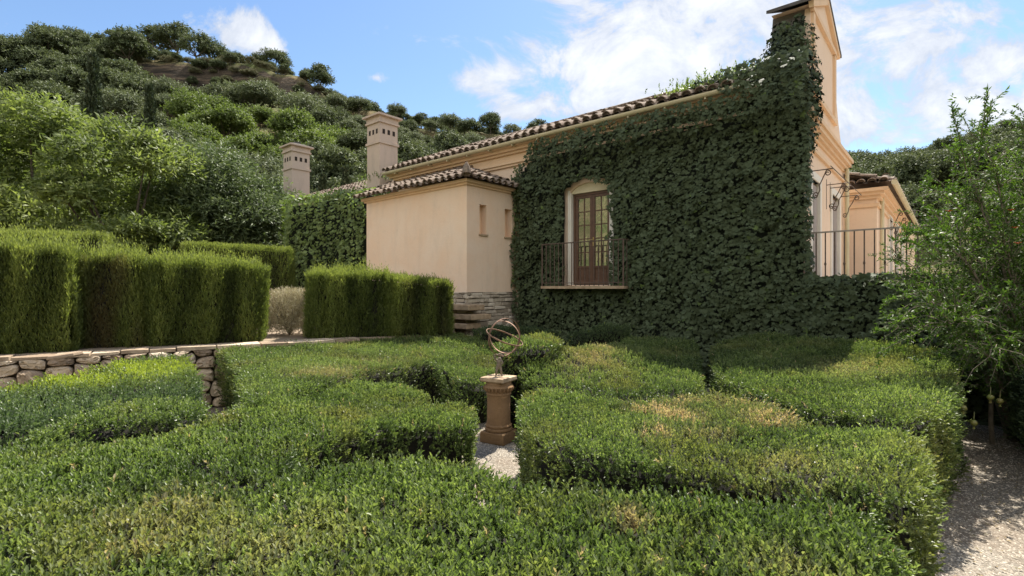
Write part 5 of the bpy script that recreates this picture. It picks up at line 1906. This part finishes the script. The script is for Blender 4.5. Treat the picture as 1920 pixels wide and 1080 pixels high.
for (tx, ty, tz) in targets:
    if tz > 2: tx, ty, tz = tx + .42, ty + .5, tz + .1
    b0 = np.array((6.35 + r4.normal(0, .15), 6.25 + r4.normal(0, .15), 0))
    e = np.array((tx, ty, tz)) + r4.normal(0, .08, 3)
    mid = b0 * .5 + e * .5
    mid[2] = max(e[2] * .72, .55) + .35
    if tz < 1.6: mid[2] += .35
    ts = np.linspace(0, 1, 12)
    cur = np.array([(1 - s) ** 2 * b0 + 2 * s * (1 - s) * mid + s * s * e for s in ts]) + r4.normal(0, .018, (12, 3))
    tw.tube(cur, list(np.linspace(.028, .004, 12)), 5)
    for k in range(60):
        i = int(r4.integers(2, 12))
        o = cur[i]
        dr = cur[min(i + 1, 11)] - cur[i - 1]
        dr = dr / np.linalg.norm(dr)
        d = dr * .8 + nrm(r4.normal(size=3)) * .9 + np.array((0, -.05, .12))
        d /= np.linalg.norm(d)
        ln = r4.uniform(.16, .50)
        sag = np.array((0, 0, -.18 * ln))
        tp = [o, o + d * ln * .5 + np.array((0, 0, .03)), o + d * ln + sag]
        tw.tube(tp, [.005, .0035, .0015], 4, cap=False)
        nn = int(ln / .026)
        for j in range(nn):
            s = (j + .6) / nn
            p = (1 - s) ** 2 * tp[0] + 2 * s * (1 - s) * tp[1] + s * s * tp[2]
            for _ in range(2 if s < .9 else 3):
                leafP.append(p)
                v = d * .65 + nrm(r4.normal(size=3)) * .9 + np.array((0, 0, .15))
                leafA.append(v / np.linalg.norm(v))
# free whip shoots at the top left
for (x0, y0, z0, x1, y1, z1) in ((5.45, 6.1, 3.3, 5.1, 5.9, 3.95), (5.5, 6.0, 3.4, 5.42, 5.8, 4.1), (5.7, 6.2, 3.5, 5.75, 6.1, 4.12), (5.2, 5.9, 2.8, 4.6, 5.7, 3.05), (4.7, 5.7, 2.4, 4.3, 5.5, 2.5), (4.9, 5.8, 2.2, 4.25, 5.6, 2.42), (6.2, 6.0, 3.6, 6.3, 5.9, 4.2), (5.2, 5.9, 1.9, 4.0, 5.5, 1.72), (5.2, 5.7, 1.6, 3.85, 5.35, 1.22), (5.0, 5.5, 1.5, 4.2, 5.1, 1.08), (5.1, 5.8, 1.75, 4.15, 5.6, 1.45)):
    p0, p1 = np.array((x0, y0, z0)), np.array((x1, y1, z1))
    tw.tube([p0, (p0 + p1) / 2 + np.array((0, 0, .06)), p1], [.007, .005, .002], 5)
    for j in range(46):
        s = (j + .5) / 46
        p = p0 + (p1 - p0) * s + np.array((0, 0, .24 * s * (1 - s)))
        for _ in range(3):
            leafP.append(p); v = nrm(p1 - p0) * .6 + nrm(r4.normal(size=3)); leafA.append(v / np.linalg.norm(v))
        if j % 7 == 3:
            dd = nrm(nrm(p1 - p0) * .7 + nrm(r4.normal(size=3)))
            for j2 in range(12):
                for _ in range(2):
                    leafP.append(p + dd * j2 * .016); v = dd * .7 + nrm(r4.normal(size=3)); leafA.append(v / np.linalg.norm(v))
Pc, Oc, Kc, Cc, _r = crown_points(60, 360, (1.0, .8, 1.35), (7.1, 7.0, 2.25), .42, 99, shell=.25, lower=-.95)
leafP = np.concatenate([np.array(leafP), Pc]); leafA = np.concatenate([np.array(leafA), nrm(Oc + .6 * rand_unit(len(Oc)))])
for c_ in Cc[::2]:
    tw.tube([np.array((6.6, 6.5, .5)), np.array((6.6, 6.5, .5)) * .45 + c_ * .55 + np.array((0, 0, .1)), c_], [.02, .012, .003], 5)
P = np.array(leafP); A = np.array(leafA)
N = nrm(rand_unit(len(P)) + np.array((0, 0, .8)))
V, Fc, idx = leaf_mesh(P, A, N, r4.uniform(.035, .065, len(P)), r4.uniform(.013, .021, len(P)), 'q')
tone = np.clip(.45 + .18 * wob(P, W_MID) + r4.normal(0, .17, len(P)), 0, 1)
mk('foliage', V, Fc, M_POM, pt, {'tone': tone[idx]})
tw.build('branches', M_TWIG, pt, smooth=True)


def ico(c, r, n=10, m=14):
    V, Fc = [], []
    for i in range(n + 1):
        th = math.pi * i / n
        for j in range(m):
            ph_ = 2 * math.pi * j / m
            V.append((c[0] + r * math.sin(th) * math.cos(ph_), c[1] + r * math.sin(th) * math.sin(ph_), c[2] + r * .95 * math.cos(th)))
    for i in range(n):
        for j in range(m): Fc.append((i * m + j, i * m + (j + 1) % m, (i + 1) * m + (j + 1) % m, (i + 1) * m + j))
    return V, Fc


for (px, py, Y) in ((1806, 765, 5.0), (1793, 741, 5.05), (1826, 793, 5.0), (1857, 745, 5.3), (1875, 752, 5.4)):
    c = ((px - 960) / F * Y, Y, H + (540 - py) / F * Y)
    m = MB(); m.add(*ico(c, .031))
    m.tube([(c[0], c[1], c[2] - .032), (c[0], c[1], c[2] - .045), (c[0], c[1], c[2] - .058)], [.010, .008, .014], 7)
    m.tube([(c[0], c[1], c[2] + .033), (c[0] + .01, c[1] + .01, c[2] + .06), (c[0] + .05, c[1] + .05, c[2] + .10)], [.003, .003, .002], 4)
    m.build('fruit', M_FRUIT, pt, smooth=True)
for (px, py, Y) in ((1743, 397, 5.6), (1855, 395, 5.7), (1862, 428, 5.6), (1866, 457, 5.5)):
    c = np.array(((px - 960) / F * Y, Y - .25, H + (540 - py) / F * (Y - .25)))
    m = MB()
    for k in range(6):
        d = nrm(np.array((math.cos(k * 1.05), math.sin(k * 1.05), .5)))
        s = np.cross(d, (0, 0, 1.0)) * .012
        m.add([c, c + d * .02 - s, c + d * .042, c + d * .02 + s], [(0, 1, 2, 3)])
    m.build('flower', M_FLOWER, pt)

# dark hedge along the far side of the right hand path, below the pomegranate
rb = []
for (a, b) in ((.85, 5.6), (.72, 6.6), (.66, 8.0), (.5, 9.2), (.9, 9.5), (1.9, 9.4), (2.1, 7.5), (2.0, 5.4), (1.2, 5.0)):
    w = ab2w(a, b); rb.append((w[0], w[1], 1.05))
hedge('dark loose hedge on the right side of the gravel path, below the pomegranate tree', rb, mat=M_BOX_BLUE, dens=(500, 500), L=.04, Wd=.016, kind='q', pix=False, seed=12, rnd=.35, tall=.09)

# rooftop weeds
for (a, b, z, s, lab) in ((-3.9, 9.95, EZ + .18, .26, 'tuft of weeds growing on the tiles left of the gable ivy'), (-3.15, 10.1, EZ + .25, .32, 'wider weed clump on the tiles against the gable ivy'), (-14.6, 10.2, H + 3.62, .42, 'pale green weeds on the rear wing tiles by the near chimney')):
    t = thing('roof_weeds', lab, 'weeds', (a, b, z), house=True)
    n = 260
    P = np.array((a, b, z)) + r4.normal(0, 1, (n, 3)) * np.array((s, .22, .05))
    A = nrm(np.array((0, 0, 1.0)) + .7 * nrm(r4.normal(size=(n, 3))))
    V, Fc, idx, sp, tv = sprigs(P, A, .14, 6, .06, .025, 'q')
    mk('foliage', V, Fc, M_IVY2, t, {'tone': np.clip(.6 + r4.normal(0, .2, n), 0, 1)[sp]})

# ------------------------------------------------------------------ small stuff on the ground
def pebbles(n, region, zf, smin, smax, name, mat, seed):
    r = np.random.default_rng(seed)
    P = region(n, r)
    n = len(P)
    s = r.uniform(smin, smax, n) * np.where(r.random(n) > .97, 1.8, 1)
    tmpl = np.array([(1, 0, 0), (.3, .9, .1), (-.8, .6, 0), (-.9, -.5, .1), (.2, -.95, 0), (.4, .3, .7), (-.4, .2, .75), (0, -.5, .65)])
    an = r.uniform(0, 6.28, n)
    c, s_ = np.cos(an), np.sin(an)
    V = np.empty((n, 8, 3))
    tj = tmpl[None] * r.uniform(.7, 1.3, (n, 8, 3))
    V[:, :, 0] = P[:, None, 0] + s[:, None] * (tj[:, :, 0] * c[:, None] - tj[:, :, 1] * s_[:, None])
    V[:, :, 1] = P[:, None, 1] + s[:, None] * (tj[:, :, 0] * s_[:, None] + tj[:, :, 1] * c[:, None])
    V[:, :, 2] = zf + s[:, None] * tj[:, :, 2] * .8
    fr = np.array([(0, 1, 5), (1, 2, 6), (1, 6, 5), (2, 3, 6), (3, 4, 7), (4, 0, 7), (0, 5, 7), (5, 6, 7), (3, 7, 6)])
    Fc = (np.arange(n)[:, None, None] * 8 + fr[None]).reshape(-1, 3)
    return tag(mk(name, V.reshape(-1, 3), Fc, mat, None, {'tone': np.repeat(r.uniform(.2, 1, n), 8)}), kind='stuff')


def path_region(n, r):
    a = r.uniform(-.25, 1.0, n); b = r.uniform(2.5, 10, n) ** 1.0
    x, y = a * CA - b * SA, a * SA + b * CA
    return np.stack([x, y], 1)


def center_region(n, r):
    return np.stack([r.uniform(-1.1, .5, n), r.uniform(4.6, 8.2, n)], 1)


o = pebbles(15000, path_region, .0, .003, .0085, 'gravel_stones', M_STONE2, 1)
o = pebbles(7000, center_region, .0, .003, .0085, 'gravel_stones', M_STONE2, 2)
r5 = np.random.default_rng(3)
n = 900
P2 = path_region(n, r5)
P = np.concatenate([P2, np.full((n, 1), .012)], 1)
D = nrm(np.concatenate([r5.normal(size=(n, 2)), r5.normal(0, .15, (n, 1))], 1))
Nn = nrm(np.array((0, 0, 1.0)) + .3 * rand_unit(n))
V, Fc, idx = leaf_mesh(P, D, Nn, r5.uniform(.02, .045, n), r5.uniform(.01, .018, n), 'q')
tag(mk('leaf_litter', V, Fc, M_LITTER, None, {'tone': r5.random(n)[idx]}), kind='stuff')
